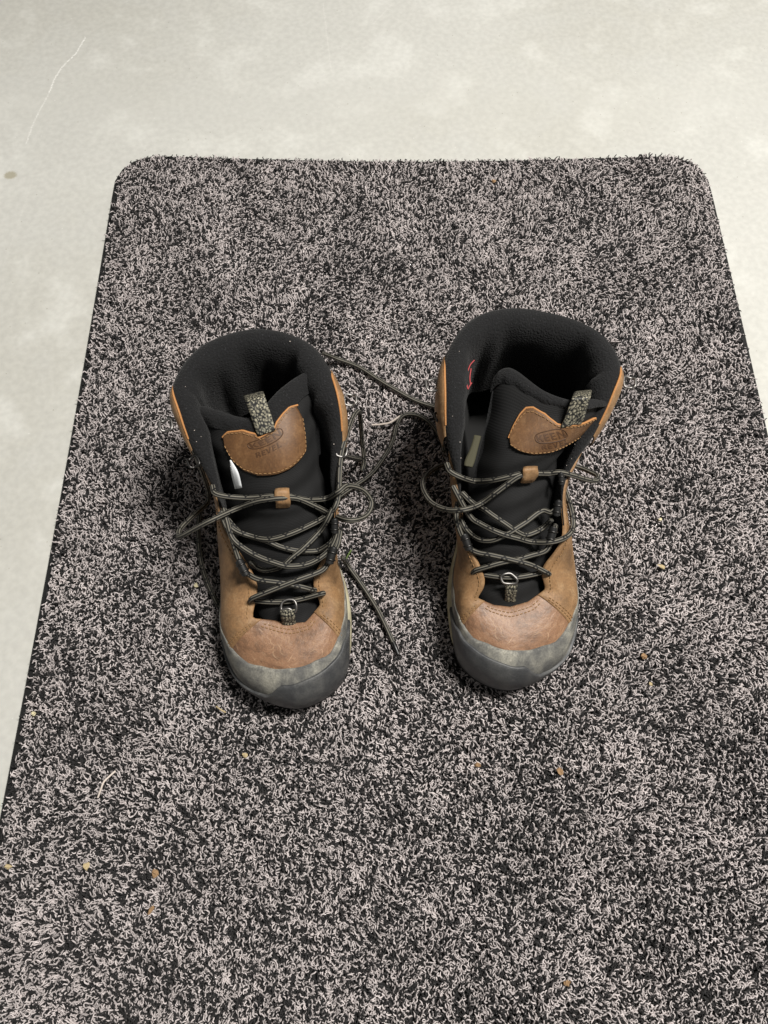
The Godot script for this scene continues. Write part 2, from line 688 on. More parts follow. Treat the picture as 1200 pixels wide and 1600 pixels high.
class Tongue:
	var rows := []                     # rows of points from the throat up, each left to right

	func row(r: Array, x: float) -> Vector3:
		var n := r.size()
		var i := clampi(int(floor(x)), 0, n - 2)
		var a: Vector3 = r[i]
		var b: Vector3 = r[i + 1]
		var p: Vector3 = r[i - 1] if i > 0 else r[0] * 2.0 - r[1]
		var q: Vector3 = r[i + 2] if i + 2 < n else r[n - 1] * 2.0 - r[n - 2]
		return a.cubic_interpolate(b, p, q, x - i)

	func at(s: float, t: float) -> Vector3:
		return row(rows.map(func(r): return row(r, s * 4.0)), t)

	func out(s: float, t: float) -> Vector3:
		var ds := at(s + 0.02, t) - at(s - 0.02, t)
		var dt := at(s, t + 0.06) - at(s, t - 0.06)
		return ds.cross(dt).normalized()

	func over(p: Vector2, lift: float) -> Vector3:
		return at(p.x, p.y) + out(p.x, p.y) * lift


# welt, two handles and opening edge of the boot on the left, x towards its inner (big toe) side
func left_net() -> Upper:
	var n := Upper.new()
	n.rows[0] = [Vector3(0, .034, 0), Vector3(-.030, .034, .016), Vector3(-.040, .034, .055), Vector3(-.042, .034, .095), Vector3(-.045, .034, .135), Vector3(-.050, .034, .175), Vector3(-.0545, .034, .215), Vector3(-.0555, .034, .253), Vector3(-.0385, .034, .292), Vector3(.006, .034, .313), Vector3(.0445, .034, .294), Vector3(.053, .034, .254), Vector3(.053, .034, .215), Vector3(.044, .034, .175), Vector3(.039, .034, .135), Vector3(.037, .034, .095), Vector3(.037, .034, .055), Vector3(.029, .034, .016)]
	n.rows[1] = [Vector3(0, .07, -.008), Vector3(-.036, .07, .010), Vector3(-.044, .07, .055), Vector3(-.046, .07, .098), Vector3(-.050, .065, .140), Vector3(-.056, .060, .178), Vector3(-.060, .056, .217), Vector3(-.057, .056, .255), Vector3(-.0395, .060, .293), Vector3(.006, .064, .314), Vector3(.0455, .062, .295), Vector3(.055, .058, .256), Vector3(.057, .060, .217), Vector3(.048, .065, .180), Vector3(.044, .07, .142), Vector3(.042, .075, .098), Vector3(.042, .075, .057), Vector3(.035, .075, .010)]
	n.rows[2] = [Vector3(0, .13, .012), Vector3(-.036, .13, .026), Vector3(-.046, .125, .066), Vector3(-.050, .12, .102), Vector3(-.053, .10, .146), Vector3(-.055, .092, .178), Vector3(-.052, .088, .216), Vector3(-.050, .083, .252), Vector3(-.028, .077, .280), Vector3(.008, .077, .294), Vector3(.036, .079, .280), Vector3(.053, .085, .250), Vector3(.053, .090, .219), Vector3(.055, .095, .187), Vector3(.056, .105, .150), Vector3(.052, .125, .102), Vector3(.047, .125, .066), Vector3(.033, .13, .026)]
	n.rows[3] = [Vector3(-0.0014, 0.176, 0.0175), Vector3(-0.0485, 0.176, 0.0319), Vector3(-0.0714, 0.176, 0.0697), Vector3(-0.0663, 0.171, 0.1012), Vector3(-0.0452, 0.14, 0.1475), Vector3(-0.041, 0.115, 0.1759), Vector3(-0.0189, 0.094, 0.2163), Vector3(-0.0239, 0.08, 0.2452), Vector3(-0.0072, 0.077, 0.2476), Vector3(0.0065, 0.076, 0.2514), Vector3(0.0205, 0.077, 0.2518), Vector3(0.0342, 0.079, 0.2386), Vector3(0.0309, 0.094, 0.219), Vector3(0.0518, 0.112, 0.189), Vector3(0.0573, 0.138, 0.1528), Vector3(0.0688, 0.169, 0.103), Vector3(0.0622, 0.176, 0.0691), Vector3(0.0423, 0.176, 0.0348)]
	return n


# the boot on the right mirrors the welt; its opening has fallen open differently
func right_net(left: Upper) -> Upper:
	var n := Upper.new()
	n.rows[3] = [Vector3(-0.0021, 0.176, 0.0138), Vector3(-0.0475, 0.176, 0.0268), Vector3(-0.0716, 0.176, 0.0696), Vector3(-0.0735, 0.171, 0.1106), Vector3(-0.059, 0.14, 0.161), Vector3(-0.0509, 0.114, 0.1985), Vector3(-0.0327, 0.094, 0.2339), Vector3(-0.0371, 0.08, 0.2471), Vector3(-0.0228, 0.077, 0.2518), Vector3(-0.0087, 0.076, 0.253), Vector3(0.0071, 0.077, 0.2484), Vector3(0.0215, 0.079, 0.2382), Vector3(0.0184, 0.094, 0.2243), Vector3(0.0341, 0.112, 0.2011), Vector3(0.0339, 0.138, 0.1586), Vector3(0.0677, 0.169, 0.1072), Vector3(0.0778, 0.176, 0.0736), Vector3(0.058, 0.176, 0.0346)]
	for k in 18:
		var o := (18 - k) % 18
		for r in 3:
			var p: Vector3 = left.rows[r][o]
			n.rows[r].append(Vector3(-p.x, p.y, p.z))
		var e: Vector3 = left.rows[3][o]
		n.rows[2][k] += (n.rows[3][k] - Vector3(-e.x, e.y, e.z)) * 0.75
		if k == 4 or k == 5:                                   # the inner ankle bulges out below the laces
			n.rows[2][k] += Vector3(-0.012 if k == 4 else -0.007, 0, 0)
		n.rows[1][k] += (n.rows[3][k] - Vector3(-e.x, e.y, e.z)) * Vector3(0.2, 0, 0.2)
	return n


# a panel of leather or rubber laid on the upper between two curves, with a rolled edge
func panel(net: Upper, ua: float, ub: float, nu: int, nv: int, low: Callable, high: Callable, lift: float, inset := 0.04, deep := 0.0028) -> SurfaceTool:
	var us := [0.0, 0.0, inset * 0.5]
	var vs := [0.0, 0.0, inset * 0.5]
	var ud := [1.0, 0.25, 0.0]
	var vd := [1.0, 0.25, 0.0]
	for i in range(1, nu):
		us.append(inset + (1.0 - 2.0 * inset) * (i - 0.5) / (nu - 1.0))
		ud.append(0.0)
	for j in range(1, nv):
		vs.append(inset + (1.0 - 2.0 * inset) * (j - 0.5) / (nv - 1.0))
		vd.append(0.0)
	us.append_array([1.0 - inset * 0.5, 1.0, 1.0])
	ud.append_array([0.0, 0.25, 1.0])
	vs.append_array([1.0 - inset * 0.5, 1.0, 1.0])
	vd.append_array([0.0, 0.25, 1.0])
	var st := new_tool()
	sheet(st, us.size() - 1, vs.size() - 1, func(i, j):
		var u := lerpf(ua, ub, us[i])
		var v: float = lerpf(low.call(u), high.call(u), vs[j])
		return [net.at(u, v) + net.out(u, v) * (lift - deep * maxf(ud[i], vd[j])), Vector2(us[i], vs[j])], 0)
	st.generate_normals()
	return st


func always(v: float) -> Callable:
	return func(_u): return v


# height curve through [u, v] knots
func knots(list: Array) -> Callable:
	return func(u):
		if u <= list[0][0]:
			return list[0][1]
		for k in list.size() - 1:
			if u <= list[k + 1][0]:
				var f: float = (u - list[k][0]) / (list[k + 1][0] - list[k][0])
				return lerpf(list[k][1], list[k + 1][1], f * f * (3.0 - 2.0 * f))
		return list[-1][1]


func stitches(list: Array, parent: Node, mat := "stitching") -> void:
	var rows := []
	for e in list:                                           # e: [points, normals]
		var pts: PackedVector3Array = e[0]
		var nrm: PackedVector3Array = e[1]
		var gap := 0.0
		for i in pts.size() - 1:
			gap += pts[i].distance_to(pts[i + 1])
			if gap > 0.0033:
				gap = 0.0
				var d := (pts[i + 1] - pts[i]).normalized()
				var n := nrm[i]
				rows.append(Transform3D(Basis(d, n, d.cross(n)), pts[i] + n * 0.0002))
	var mm := MultiMesh.new()
	mm.transform_format = MultiMesh.TRANSFORM_3D
	var cap := CapsuleMesh.new()
	cap.radius = 0.00042
	cap.height = 0.0025
	cap.radial_segments = 6
	cap.rings = 1
	var st := new_tool()
	st.append_from(cap, 0, Transform3D(Basis(Vector3.BACK, PI / 2), Vector3.ZERO))
	mm.mesh = st.commit()
	mm.instance_count = rows.size()
	for i in rows.size():
		mm.set_instance_transform(i, rows[i])
	var o := MultiMeshInstance3D.new()
	o.name = "stitching"
	o.multimesh = mm
	o.material_override = mats[mat]
	o.set_meta("kind", "stuff")
	parent.add_child(o, true)


func seam(net: Upper, list: Array, lift: float) -> Array:
	var pts := PackedVector3Array()
	var nrm := PackedVector3Array()
	for k in list.size() - 1:
		var a: Vector2 = list[k]
		var b: Vector2 = list[k + 1]
		var steps := int(maxf(8.0, net.at(a.x, a.y).distance_to(net.at(b.x, b.y)) / 0.0007))
		for i in steps:
			var q := a.lerp(b, float(i) / steps)
			var n := net.out(q.x, q.y)
			nrm.append(n)
			pts.append(net.at(q.x, q.y) + n * lift)
	return [pts, nrm]


func tongue_seam(tg: Tongue, list: Array, lift: float) -> Array:
	var pts := PackedVector3Array()
	var nrm := PackedVector3Array()
	for k in list.size() - 1:
		var a: Vector2 = list[k]
		var b: Vector2 = list[k + 1]
		var steps := int(maxf(4.0, tg.at(a.x, a.y).distance_to(tg.at(b.x, b.y)) / 0.0007))
		for i in steps:
			var q := a.lerp(b, float(i) / steps)
			nrm.append(tg.out(q.x, q.y))
			pts.append(tg.over(q, lift))
	return [pts, nrm]


func welt_loop(net: Upper, grow: float, y: float, count := 144, toe := 1.0) -> PackedVector3Array:
	var out := PackedVector3Array()
	for k in count:
		var u := 18.0 * k / count
		var p := net.at(u, 0.0)
		var d := (net.at(u + 0.05, 0.0) - net.at(u - 0.05, 0.0)).normalized()
		var n := d.cross(Vector3.UP).normalized()
		out.append(Vector3(p.x, y, p.z) + n * grow * lerpf(toe, 1.0, smoothstep(0.9, 1.9, absf(u - 9.0))))
	return out


# a slab lofted through loops, closed at both ends
func loft(loops: Array) -> SurfaceTool:
	var st := new_tool()
	var n: int = loops[0].size()
	var first := sheet(st, n, loops.size() - 1, func(i, j): return [loops[j][i % n], Vector2(float(i) / n, float(j))], 0)
	for e in 2:
		var loop: PackedVector3Array = loops[0] if e == 0 else loops[-1]
		var c := Vector3.ZERO
		for p in loop:
			c += p / n
		st.set_smooth_group(-1)
		for i in n:
			var tri := [c, loop[i], loop[(i + 1) % n]] if e == 0 else [c, loop[(i + 1) % n], loop[i]]
			for p in tri:
				st.set_uv(Vector2.ZERO)
				st.add_vertex(p)
				st.add_index(first)
				first += 1
	st.generate_normals()
	return st


func collar_out(net: Upper, u: float) -> Vector3:
	var d := net.at(u + 0.06, 1.0) - net.at(u - 0.06, 1.0)
	d.y = 0
	return d.cross(Vector3.UP).normalized()


func wrap_point(net: Upper, u: float, wrap: Array, j: int, f: float) -> Vector3:
	var k := sqrt(maxf(0.0, sin(PI * clampf(f, 0.02, 0.98))))
	var w: Array = wrap[j]
	var pad := 1.0 - smoothstep(2.6, 4.75, minf(u, 18.0 - u)) * 0.82
	var x: float = w[0]
	var y: float = w[1]
	if j >= 4:
		x = lerpf(0.0022, x, k) if x < 0.0022 else x
		y = lerpf(-0.001, y, k)
	elif y < -0.012:
		y = lerpf(-0.012, y, k)
	return net.at(u, 1.0) + collar_out(net, u) * x * (pad if x < 0 else 1.0) + Vector3.UP * y * (pad if y > 0 else 1.0)


func boot_body(t: Node3D, net: Upper, mirrored: bool) -> void:
	# where a station lies on the other boot
	var side := func(u: float) -> float: return 18.0 - u if mirrored else u

	# outsole with a lugged edge, foam midsole with its pale line
	var lug := func(loop: PackedVector3Array, deep: float) -> PackedVector3Array:
		var out := PackedVector3Array()
		var n := loop.size()
		for i in n:
			var d := (loop[(i + 1) % n] - loop[posmod(i - 1, n)]).normalized()
			out.append(loop[i] - d.cross(Vector3.UP) * (deep if i % 8 < 3 else 0.0))
		return out
	var st := loft([lug.call(welt_loop(net, -0.002, 0.005), 0.005), lug.call(welt_loop(net, 0.001, 0.006), 0.004), lug.call(welt_loop(net, 0.002, 0.012), 0.003), welt_loop(net, 0.0025, 0.0135), welt_loop(net, 0.0022, 0.017), welt_loop(net, 0.0012, 0.018)])
	put("outsole", st, "outsole_rubber", t)
	st = loft([welt_loop(net, 0.0012, 0.0175), welt_loop(net, 0.0038, 0.0195, 144, 0.0), welt_loop(net, 0.0058, 0.025, 144, 0.0), welt_loop(net, 0.0052, 0.031, 144, 0.0), welt_loop(net, 0.0012, 0.0345, 144, 0.0), welt_loop(net, -0.004, 0.036)])
	put("midsole", st, "midsole_foam", t)

	# inner lining, the whole foot shape just inside the leather
	st = new_tool()
	sheet(st, 108, 22, func(i, j):
		var u: float = i / 6.0
		var v: float = 0.02 + 0.975 * j / 22.0
		return [net.at(u, v) - net.out(u, v) * 0.0016, Vector2(u, v)], 0)
	st.generate_normals()
	put("inner_lining", st, "black_lining", t)
	st = new_tool()
	var inner := welt_loop(net, 0.0006, 0.0378)
	sheet(st, inner.size(), 1, func(i, j): return [inner[i % inner.size()] if j else Vector3(0, 0.0378, 0.14), Vector2(i, j)], 0)
	st.generate_normals()
	put("insole", st, "insole_fabric", t)

	# leather
	st = panel(net, 7.15, 10.85, 26, 18, always(0.2), always(1.0), 0.0004, 0.03)
	put("vamp", st, "red_brown_leather", t)
	var qa := 2.75
	var qb := 7.42
	var top_a := knots([[2.75, 0.70], [3.5, 0.86], [4.1, 1.0], [7.5, 1.0]])
	var top_b := knots([[10.5, 1.0], [13.9, 1.0], [14.5, 0.86], [15.3, 0.70]])
	st = panel(net, qa, qb, 30, 18, always(0.03), top_a, 0.0014, 0.02)
	put("quarter", st, "tan_leather", t)
	st = panel(net, 10.58, 15.25, 30, 18, always(0.03), top_b, 0.0014, 0.02)
	put("quarter", st, "tan_leather", t)
	st = panel(net, -2.9, 2.9, 32, 10, always(0.02), knots([[-2.9, 0.55], [-1.0, 0.62], [0.0, 0.74], [1.0, 0.62], [2.9, 0.55]]), 0.0012, 0.02)
	put("heel_counter", st, "tan_leather", t)
	for s in [[1.85, 3.4], [14.6, 16.15]]:
		# leather cuff that wraps up over the outer edge of the padding
		var wrap := [[0.0008, -0.036], [0.0024, -0.034], [0.0028, -0.022], [0.0030, -0.010], [0.0026, -0.001], [0.0013, 0.0062], [-0.0008, 0.0092], [-0.0026, 0.0113], [-0.0034, 0.0110], [-0.0032, 0.0090]]
		st = new_tool()
		var edge := PackedVector3Array()
		sheet(st, 24, wrap.size() - 1, func(i, j):
			var f: float = i / 24.0
			var u := lerpf(s[0], s[1], f)
			var q := wrap_point(net, u, wrap, j, f)
			return [q, Vector2(f, j * 0.1)], 0)
		st.generate_normals()
		var trim := put("cuff_trim", st, "tan_leather", t)
		for i in range(2, 23):
			edge.append(wrap_point(net, lerpf(s[0], s[1], i / 24.0), wrap, 8, i / 24.0))
		var es := new_tool()
		cord(es, edge, 0.0010, 6, 0)
		put("cut_edge", es, "leather_edge", trim)

	# rubber rand and the dark toe bumper that rises towards the big toe
	var rand := [[4.2, 0.09], [5.6, 0.17], [6.5, 0.34], [7.2, 0.47], [7.9, 0.52], [8.4, 0.585], [9.0, 0.63], [9.6, 0.615], [10.2, 0.545], [10.8, 0.51], [11.4, 0.42], [12.1, 0.25], [13.2, 0.13], [14.2, 0.09]]
	var cap := [[6.9, 0.05], [7.6, 0.09], [8.2, 0.13], [8.45, 0.18], [8.78, 0.44], [9.3, 0.48], [9.9, 0.47], [10.5, 0.42], [10.95, 0.27], [11.3, 0.08]]
	if mirrored:
		for list in [rand, cap]:
			for k in list.size():
				list[k] = [18.0 - list[k][0], list[k][1]]
			list.reverse()
	st = panel(net, rand[0][0], rand[-1][0], 64, 10, always(-0.03), knots(rand), 0.0022, 0.02)
	put("rubber_rand", st, "dusty_rubber", t)
	st = panel(net, cap[0][0], cap[-1][0], 48, 10, always(-0.16), knots(cap), 0.0046, 0.03, 0.003)
	put("toe_bumper", st, "toe_rubber", t)

	# padded collar, swept round the opening and down the eyestays
	var c0 := -4.75
	var c1 := 4.75
	var prof := [[0.0006, -0.012], [0.0012, -0.002], [0.0, 0.0055], [-0.004, 0.0105], [-0.010, 0.0125], [-0.016, 0.0095], [-0.0205, 0.002], [-0.0225, -0.010], [-0.0225, -0.030], [-0.022, -0.055], [-0.022, -0.085]]
	st = new_tool()
	sheet(st, 76, prof.size() - 1, func(i, j):
		var u := lerpf(c0, c1, i / 76.0)
		var k := 1.0 - smoothstep(2.5, 4.5, absf(u)) * 0.96
		var p := net.at(u, 1.0)
		var d := net.at(u + 0.06, 1.0) - net.at(u - 0.06, 1.0)
		d.y = 0
		var n := d.cross(Vector3.UP).normalized()
		var wob := 1.0 + 0.12 * sin(u * 2.3 + (1.0 if mirrored else 0.0)) + 0.06 * sin(u * 5.1 + j * 0.5) + 0.05 * sin(u * 9.7 - j * 0.7)
		return [p + n * float(prof[j][0]) * k * wob + Vector3.UP * float(prof[j][1]) * (k if j < 8 else 0.3 + 0.7 * k), Vector2(i * 0.1, j * 0.1)], 0)
	st.generate_normals()
	put("padded_collar", st, "black_fleece", t)

	# stitched seams
	var rows := []
	for k in 2:
		rows.append(seam(net, [Vector2(7.42 - 0.08 * (k + 1), 0.44), Vector2(7.42 - 0.08 * (k + 1), 0.93)], 0.0016))
		rows.append(seam(net, [Vector2(10.58 + 0.08 * (k + 1), 0.44), Vector2(10.58 + 0.08 * (k + 1), 0.93)], 0.0016))
		rows.append(seam(net, [Vector2(7.6, 0.955 - 0.03 * k), Vector2(9.0, 0.955 - 0.03 * k), Vector2(10.4, 0.955 - 0.03 * k)], 0.0006))
	rows.append(seam(net, [Vector2(4.3, 0.93), Vector2(5.2, 0.93), Vector2(6.2, 0.93), Vector2(7.1, 0.94)], 0.0016))
	rows.append(seam(net, [Vector2(13.7, 0.93), Vector2(12.8, 0.93), Vector2(11.8, 0.93), Vector2(10.9, 0.94)], 0.0016))
	stitches(rows, t)

	# specks of lint caught in the fleece
	var lint := MultiMesh.new()
	lint.transform_format = MultiMesh.TRANSFORM_3D
	var speck := BoxMesh.new()
	speck.size = Vector3(0.0005, 0.0003, 0.0009)
	lint.mesh = speck
	lint.instance_count = 26
	for k in 26:
		var u := rng.randf_range(-4.0, 4.0)
		var f := rng.randf()
		var p := net.at(u, 1.0) + collar_out(net, u) * lerpf(-0.003, -0.017, f) * (1.0 - smoothstep(2.6, 4.75, absf(u)) * 0.9) + Vector3.UP * (0.0118 - 0.010 * pow(absf(f - 0.5) * 2.0, 2.0)) * (1.0 - smoothstep(2.6, 4.75, absf(u)) * 0.9)
		lint.set_instance_transform(k, Transform3D(Basis.from_euler(Vector3(rng.randf() * TAU, rng.randf() * TAU, 0)) * rng.randf_range(0.5, 1.1), p))
	var lint_node := MultiMeshInstance3D.new()
	lint_node.name = "lint"
	lint_node.multimesh = lint
	lint_node.material_override = mats["lint"]
	lint_node.set_meta("kind", "stuff")
	t.add_child(lint_node, true)

	var flat := PackedVector2Array()
	var box := Rect2()
	var loop := welt_loop(net, -0.003, 0.0, 60)
	for i in loop.size():
		var w := t.transform * loop[i]
		var q := Vector2(w.x, w.z)
		flat.append(q)
		box = Rect2(q, Vector2.ZERO) if i == 0 else box.expand(q)
	footprints.append([flat, box])


# tongue: a padded sheet whose top edge is a fleece roll
func boot_tongue(t: Node3D, tg: Tongue, fleece: float) -> MeshInstance3D:
	var st := new_tool()
	var first := sheet(st, 40, 60, func(i, j):
		var s: float = -0.04 + 1.08 * i / 40.0
		var v: float = -0.15 + 5.02 * j / 60.0
		var crease := 0.0010 * sin(v * 5.2 + s * 1.4) * smoothstep(0.5, 1.5, v) * (1.0 - smoothstep(2.8, 3.4, v)) + 0.0007 * sin(v * 11.0 - s * 3.0)
		return [tg.over(Vector2(s, v), crease - 0.0025 * pow(absf(s - 0.5) * 2.0, 6.0)), Vector2(s * 1.4, v * 0.8)], 0)
	sheet(st, 24, 30, func(i, j):
		var s: float = -0.04 + 1.08 * i / 24.0
		return [tg.over(Vector2(s, -0.15 + 5.02 * j / 30.0), -0.007), Vector2(s, j * 0.1)], first, true)
	st.generate_normals()
	var tongue := put("tongue", st, "black_mesh_fabric", t)
	# roll along the top
	var prof := [[fleece, 0.0004], [lerpf(fleece, 4.93, 0.5), 0.0022], [4.93, 0.0028], [5.03, 0.0012], [5.06, -0.0025], [5.03, -0.0065], [4.9, -0.0088], [4.6, -0.0095], [4.0, -0.0095], [3.2, -0.009]]
	st = new_tool()
	sheet(st, 48, prof.size() - 1, func(i, j):
		var s: float = -0.045 + 1.09 * i / 48.0
		var taper := 1.0 - 0.6 * pow(absf(s - 0.5) * 1.9, 8.0)
		return [tg.over(Vector2(s, prof[j][0] - (0.12 * pow(absf(s - 0.5) * 1.9, 8.0) if j < 7 else 0.0)), float(prof[j][1]) * taper + 0.0004 * sin(s * 40.0)), Vector2(s, j * 0.1)], 0)
	st.generate_normals()
	put("fleece_edge", st, "black_fleece", tongue)
	return tongue


func resample(list: Array, count: int) -> Array:
	var total := 0.0
	for k in list.size() - 1:
		total += (list[k + 1] - list[k]).length()
	var out := []
	for i in count + 1:
		var want := total * i / count
		var k := 0
		while k < list.size() - 2 and want > (list[k + 1] - list[k]).length():
			want -= (list[k + 1] - list[k]).length()
			k += 1
		out.append(list[k].lerp(list[k + 1], minf(1.0, want / (list[k + 1] - list[k]).length())))
	return out


# leather badge sewn on the tongue, between an upper and a lower outline
func tongue_badge(tongue: Node3D, tg: Tongue, above: Array, below: Array) -> void:
	var a := resample(above, 40)
	var b := resample(below, 40)
	var js := [0.0, 0.0, 0.02, 0.1, 0.25, 0.4, 0.55, 0.7, 0.85, 0.94, 0.98, 1.0, 1.0]
	var st := new_tool()
	sheet(st, 40, js.size() - 1, func(i, j):
		var p: Vector2 = b[i].lerp(a[i], js[j])
		var lift := 0.0021
		if j == 0 or j == js.size() - 1 or i == 0 or i == 40:
			lift = -0.0004
		elif j == 1 or j == js.size() - 2:
			lift = 0.0016
		return [tg.over(p, lift), p * Vector2(1.0, 0.25)], 0)
	st.generate_normals()
	put("leather_badge", st, "patch_leather", tongue)
	var edge := PackedVector3Array()
	for i in 41:
		edge.append(tg.over(a[i], 0.0013))
	st = new_tool()
	cord(st, edge, 0.0010, 6, 0)
	put("badge_edge", st, "leather_edge", tongue)
	var inner := []
	for i in range(1, 40):
		inner.append(a[i].lerp(b[i], 0.07))
	var lower := []
	for i in range(1, 40):
		lower.append(b[i].lerp(a[i], 0.05))
	stitches([tongue_seam(tg, inner, 0.0022), tongue_seam(tg, lower, 0.0022)], tongue, "stitching")


# lettering pressed into the badge: corners are the box of the text on the tongue
func stamp(tongue: Node3D, tg: Tongue, text: String, corner: Array, tall := 1.0) -> void:
	var tm := TextMesh.new()
	var font := SystemFont.new()
	font.font_names = PackedStringArray(["Droid Sans"])
	font.font_weight = 700
	tm.font = font
	tm.text = text
	tm.font_size = 64
	tm.pixel_size = 0.01
	tm.depth = 0.0
	var arr := tm.get_mesh_arrays() if tm.get_surface_count() else []
	if arr.is_empty():
		return
	var v: PackedVector3Array = arr[Mesh.ARRAY_VERTEX]
	var idx: PackedInt32Array = arr[Mesh.ARRAY_INDEX]
	var box := AABB(v[0], Vector3.ZERO)
	for p in v:
		box = box.expand(p)
	var st := new_tool()
	for p in v:
		var f := Vector2((p.x - box.position.x) / box.size.x, (p.y - box.position.y) / box.size.y * tall)
		var low: Vector2 = corner[0].lerp(corner[1], f.x)
		var high: Vector2 = corner[2].lerp(corner[3], f.x)
		var q := low.lerp(high, f.y)
		st.set_normal(tg.out(q.x, q.y))
		st.set_uv(f)
		st.add_vertex(tg.over(q, 0.00228))
	for i in idx:
		st.add_index(i)
	put("stamped_lettering", st, "stamped_leather", tongue)


func stamp_oval(tongue: Node3D, tg: Tongue, corner: Array) -> void:
	var pts := []
	for k in 40:
		var a := TAU * k / 40.0
		var f := Vector2(0.5 + 0.56 * signf(cos(a)) * pow(absf(cos(a)), 0.55), 0.5 + 0.85 * signf(sin(a)) * pow(absf(sin(a)), 0.75))
		var low: Vector2 = corner[0].lerp(corner[1], f.x)
		var high: Vector2 = corner[2].lerp(corner[3], f.x)
		pts.append(tg.over(low.lerp(high, f.y), 0.0021))
	var st := new_tool()
	cord(st, smooth(pts, 3, true), 0.00042, 6, 0, true)
	put("stamped_oval", st, "stamped_leather", tongue)


func lace(t: Node3D, pts: Array, radius := 0.00235) -> MeshInstance3D:
	return cord_part("lace", pts, radius, "lace_cord", t, false, 10, 12)


func lace_keeper(tongue: Node3D, left: Array, right: Array) -> void:
	var st := new_tool()
	strap(st, left, right, 0.0018, 0, 4, 6)
	st.generate_normals()
	put("lace_keeper", st, "tan_leather", tongue)


func pull_loop(tongue: Node3D, left: Array, right: Array) -> void:
	var st := new_tool()
	strap(st, left, right, 0.0018, 0, 6, 6)
	st.generate_normals()
	put("pull_loop", st, "reptile_webbing", tongue)


# wire ring at the bottom of the laces on a short webbing tab
func bottom_ring(t: Node3D, ring: Array, tab_left: Array, tab_right: Array) -> void:
	var st := new_tool()
	strap(st, tab_left, tab_right, 0.0022, 0, 4, 5)
	st.generate_normals()
	put("webbing_tab", st, "reptile_webbing", t)
	cord_part("wire_ring", ring, 0.0011, "bright_steel", t, true, 6, 8)


# hook that stands out from the cuff: a bent wire on a riveted plate
func lace_hook(t: Node3D, root: Vector3, outward: Vector3, mat := "bright_steel", size := 1.0) -> void:
	outward = outward.normalized()
	var along := outward.cross(Vector3.UP).normalized()
	var up := along.cross(outward).normalized()
	var hook := cord_part("lace_hook", [root - along * 0.0045 * size + up * 0.002, root - along * 0.0048 * size + outward * 0.0055 * size, root - along * 0.0035 * size + outward * 0.0088 * size + up * 0.001, root + along * 0.0035 * size + outward * 0.0088 * size + up * 0.001, root + along * 0.0048 * size + outward * 0.0055 * size, root + along * 0.0045 * size + up * 0.002], 0.0011, mat, t, true, 5, 8)
	var st := new_tool()
	var rivet := SphereMesh.new()
	rivet.radius = 0.0034 * size
	rivet.height = 0.0032 * size
	rivet.radial_segments = 14
	rivet.rings = 6
	st.append_from(rivet, 0, Transform3D(Basis(along, outward, along.cross(outward)), root))
	put("rivet", st, "gunmetal", hook)


# ribbed lace guide: a short nylon tunnel with two metal bands
func lace_guide(t: Node3D, at: Vector3, dir: Vector3, size := 1.0) -> void:
	dir = dir.normalized()
	var guide := cord_part("lace_guide", [at - dir * 0.0065 * size, at, at + dir * 0.0065 * size], 0.0036 * size, "black_nylon", t, false, 4, 12)
	for k in [-0.0032, 0.0032]:
		var st := new_tool()
		var ring := TorusMesh.new()
		ring.inner_radius = 0.0030 * size
		ring.outer_radius = 0.0046 * size
		ring.rings = 18
		ring.ring_segments = 8
		var sidew := dir.cross(Vector3.UP).normalized()
		st.append_from(ring, 0, Transform3D(Basis(sidew, dir, sidew.cross(dir)), at + dir * k * size))
		put("metal_band", st, "gunmetal", guide)


func boot_root(at: Vector3, turn: float, label: String) -> Node3D:
	var t := Node3D.new()
	t.name = "hiking_boot"
	add_child(t, true)
	t.position = at
	t.rotation.y = turn
	t.set_meta("label", label)
	t.set_meta("category", "boot")
	t.set_meta("group", "pair of worn hiking boots")
	return t


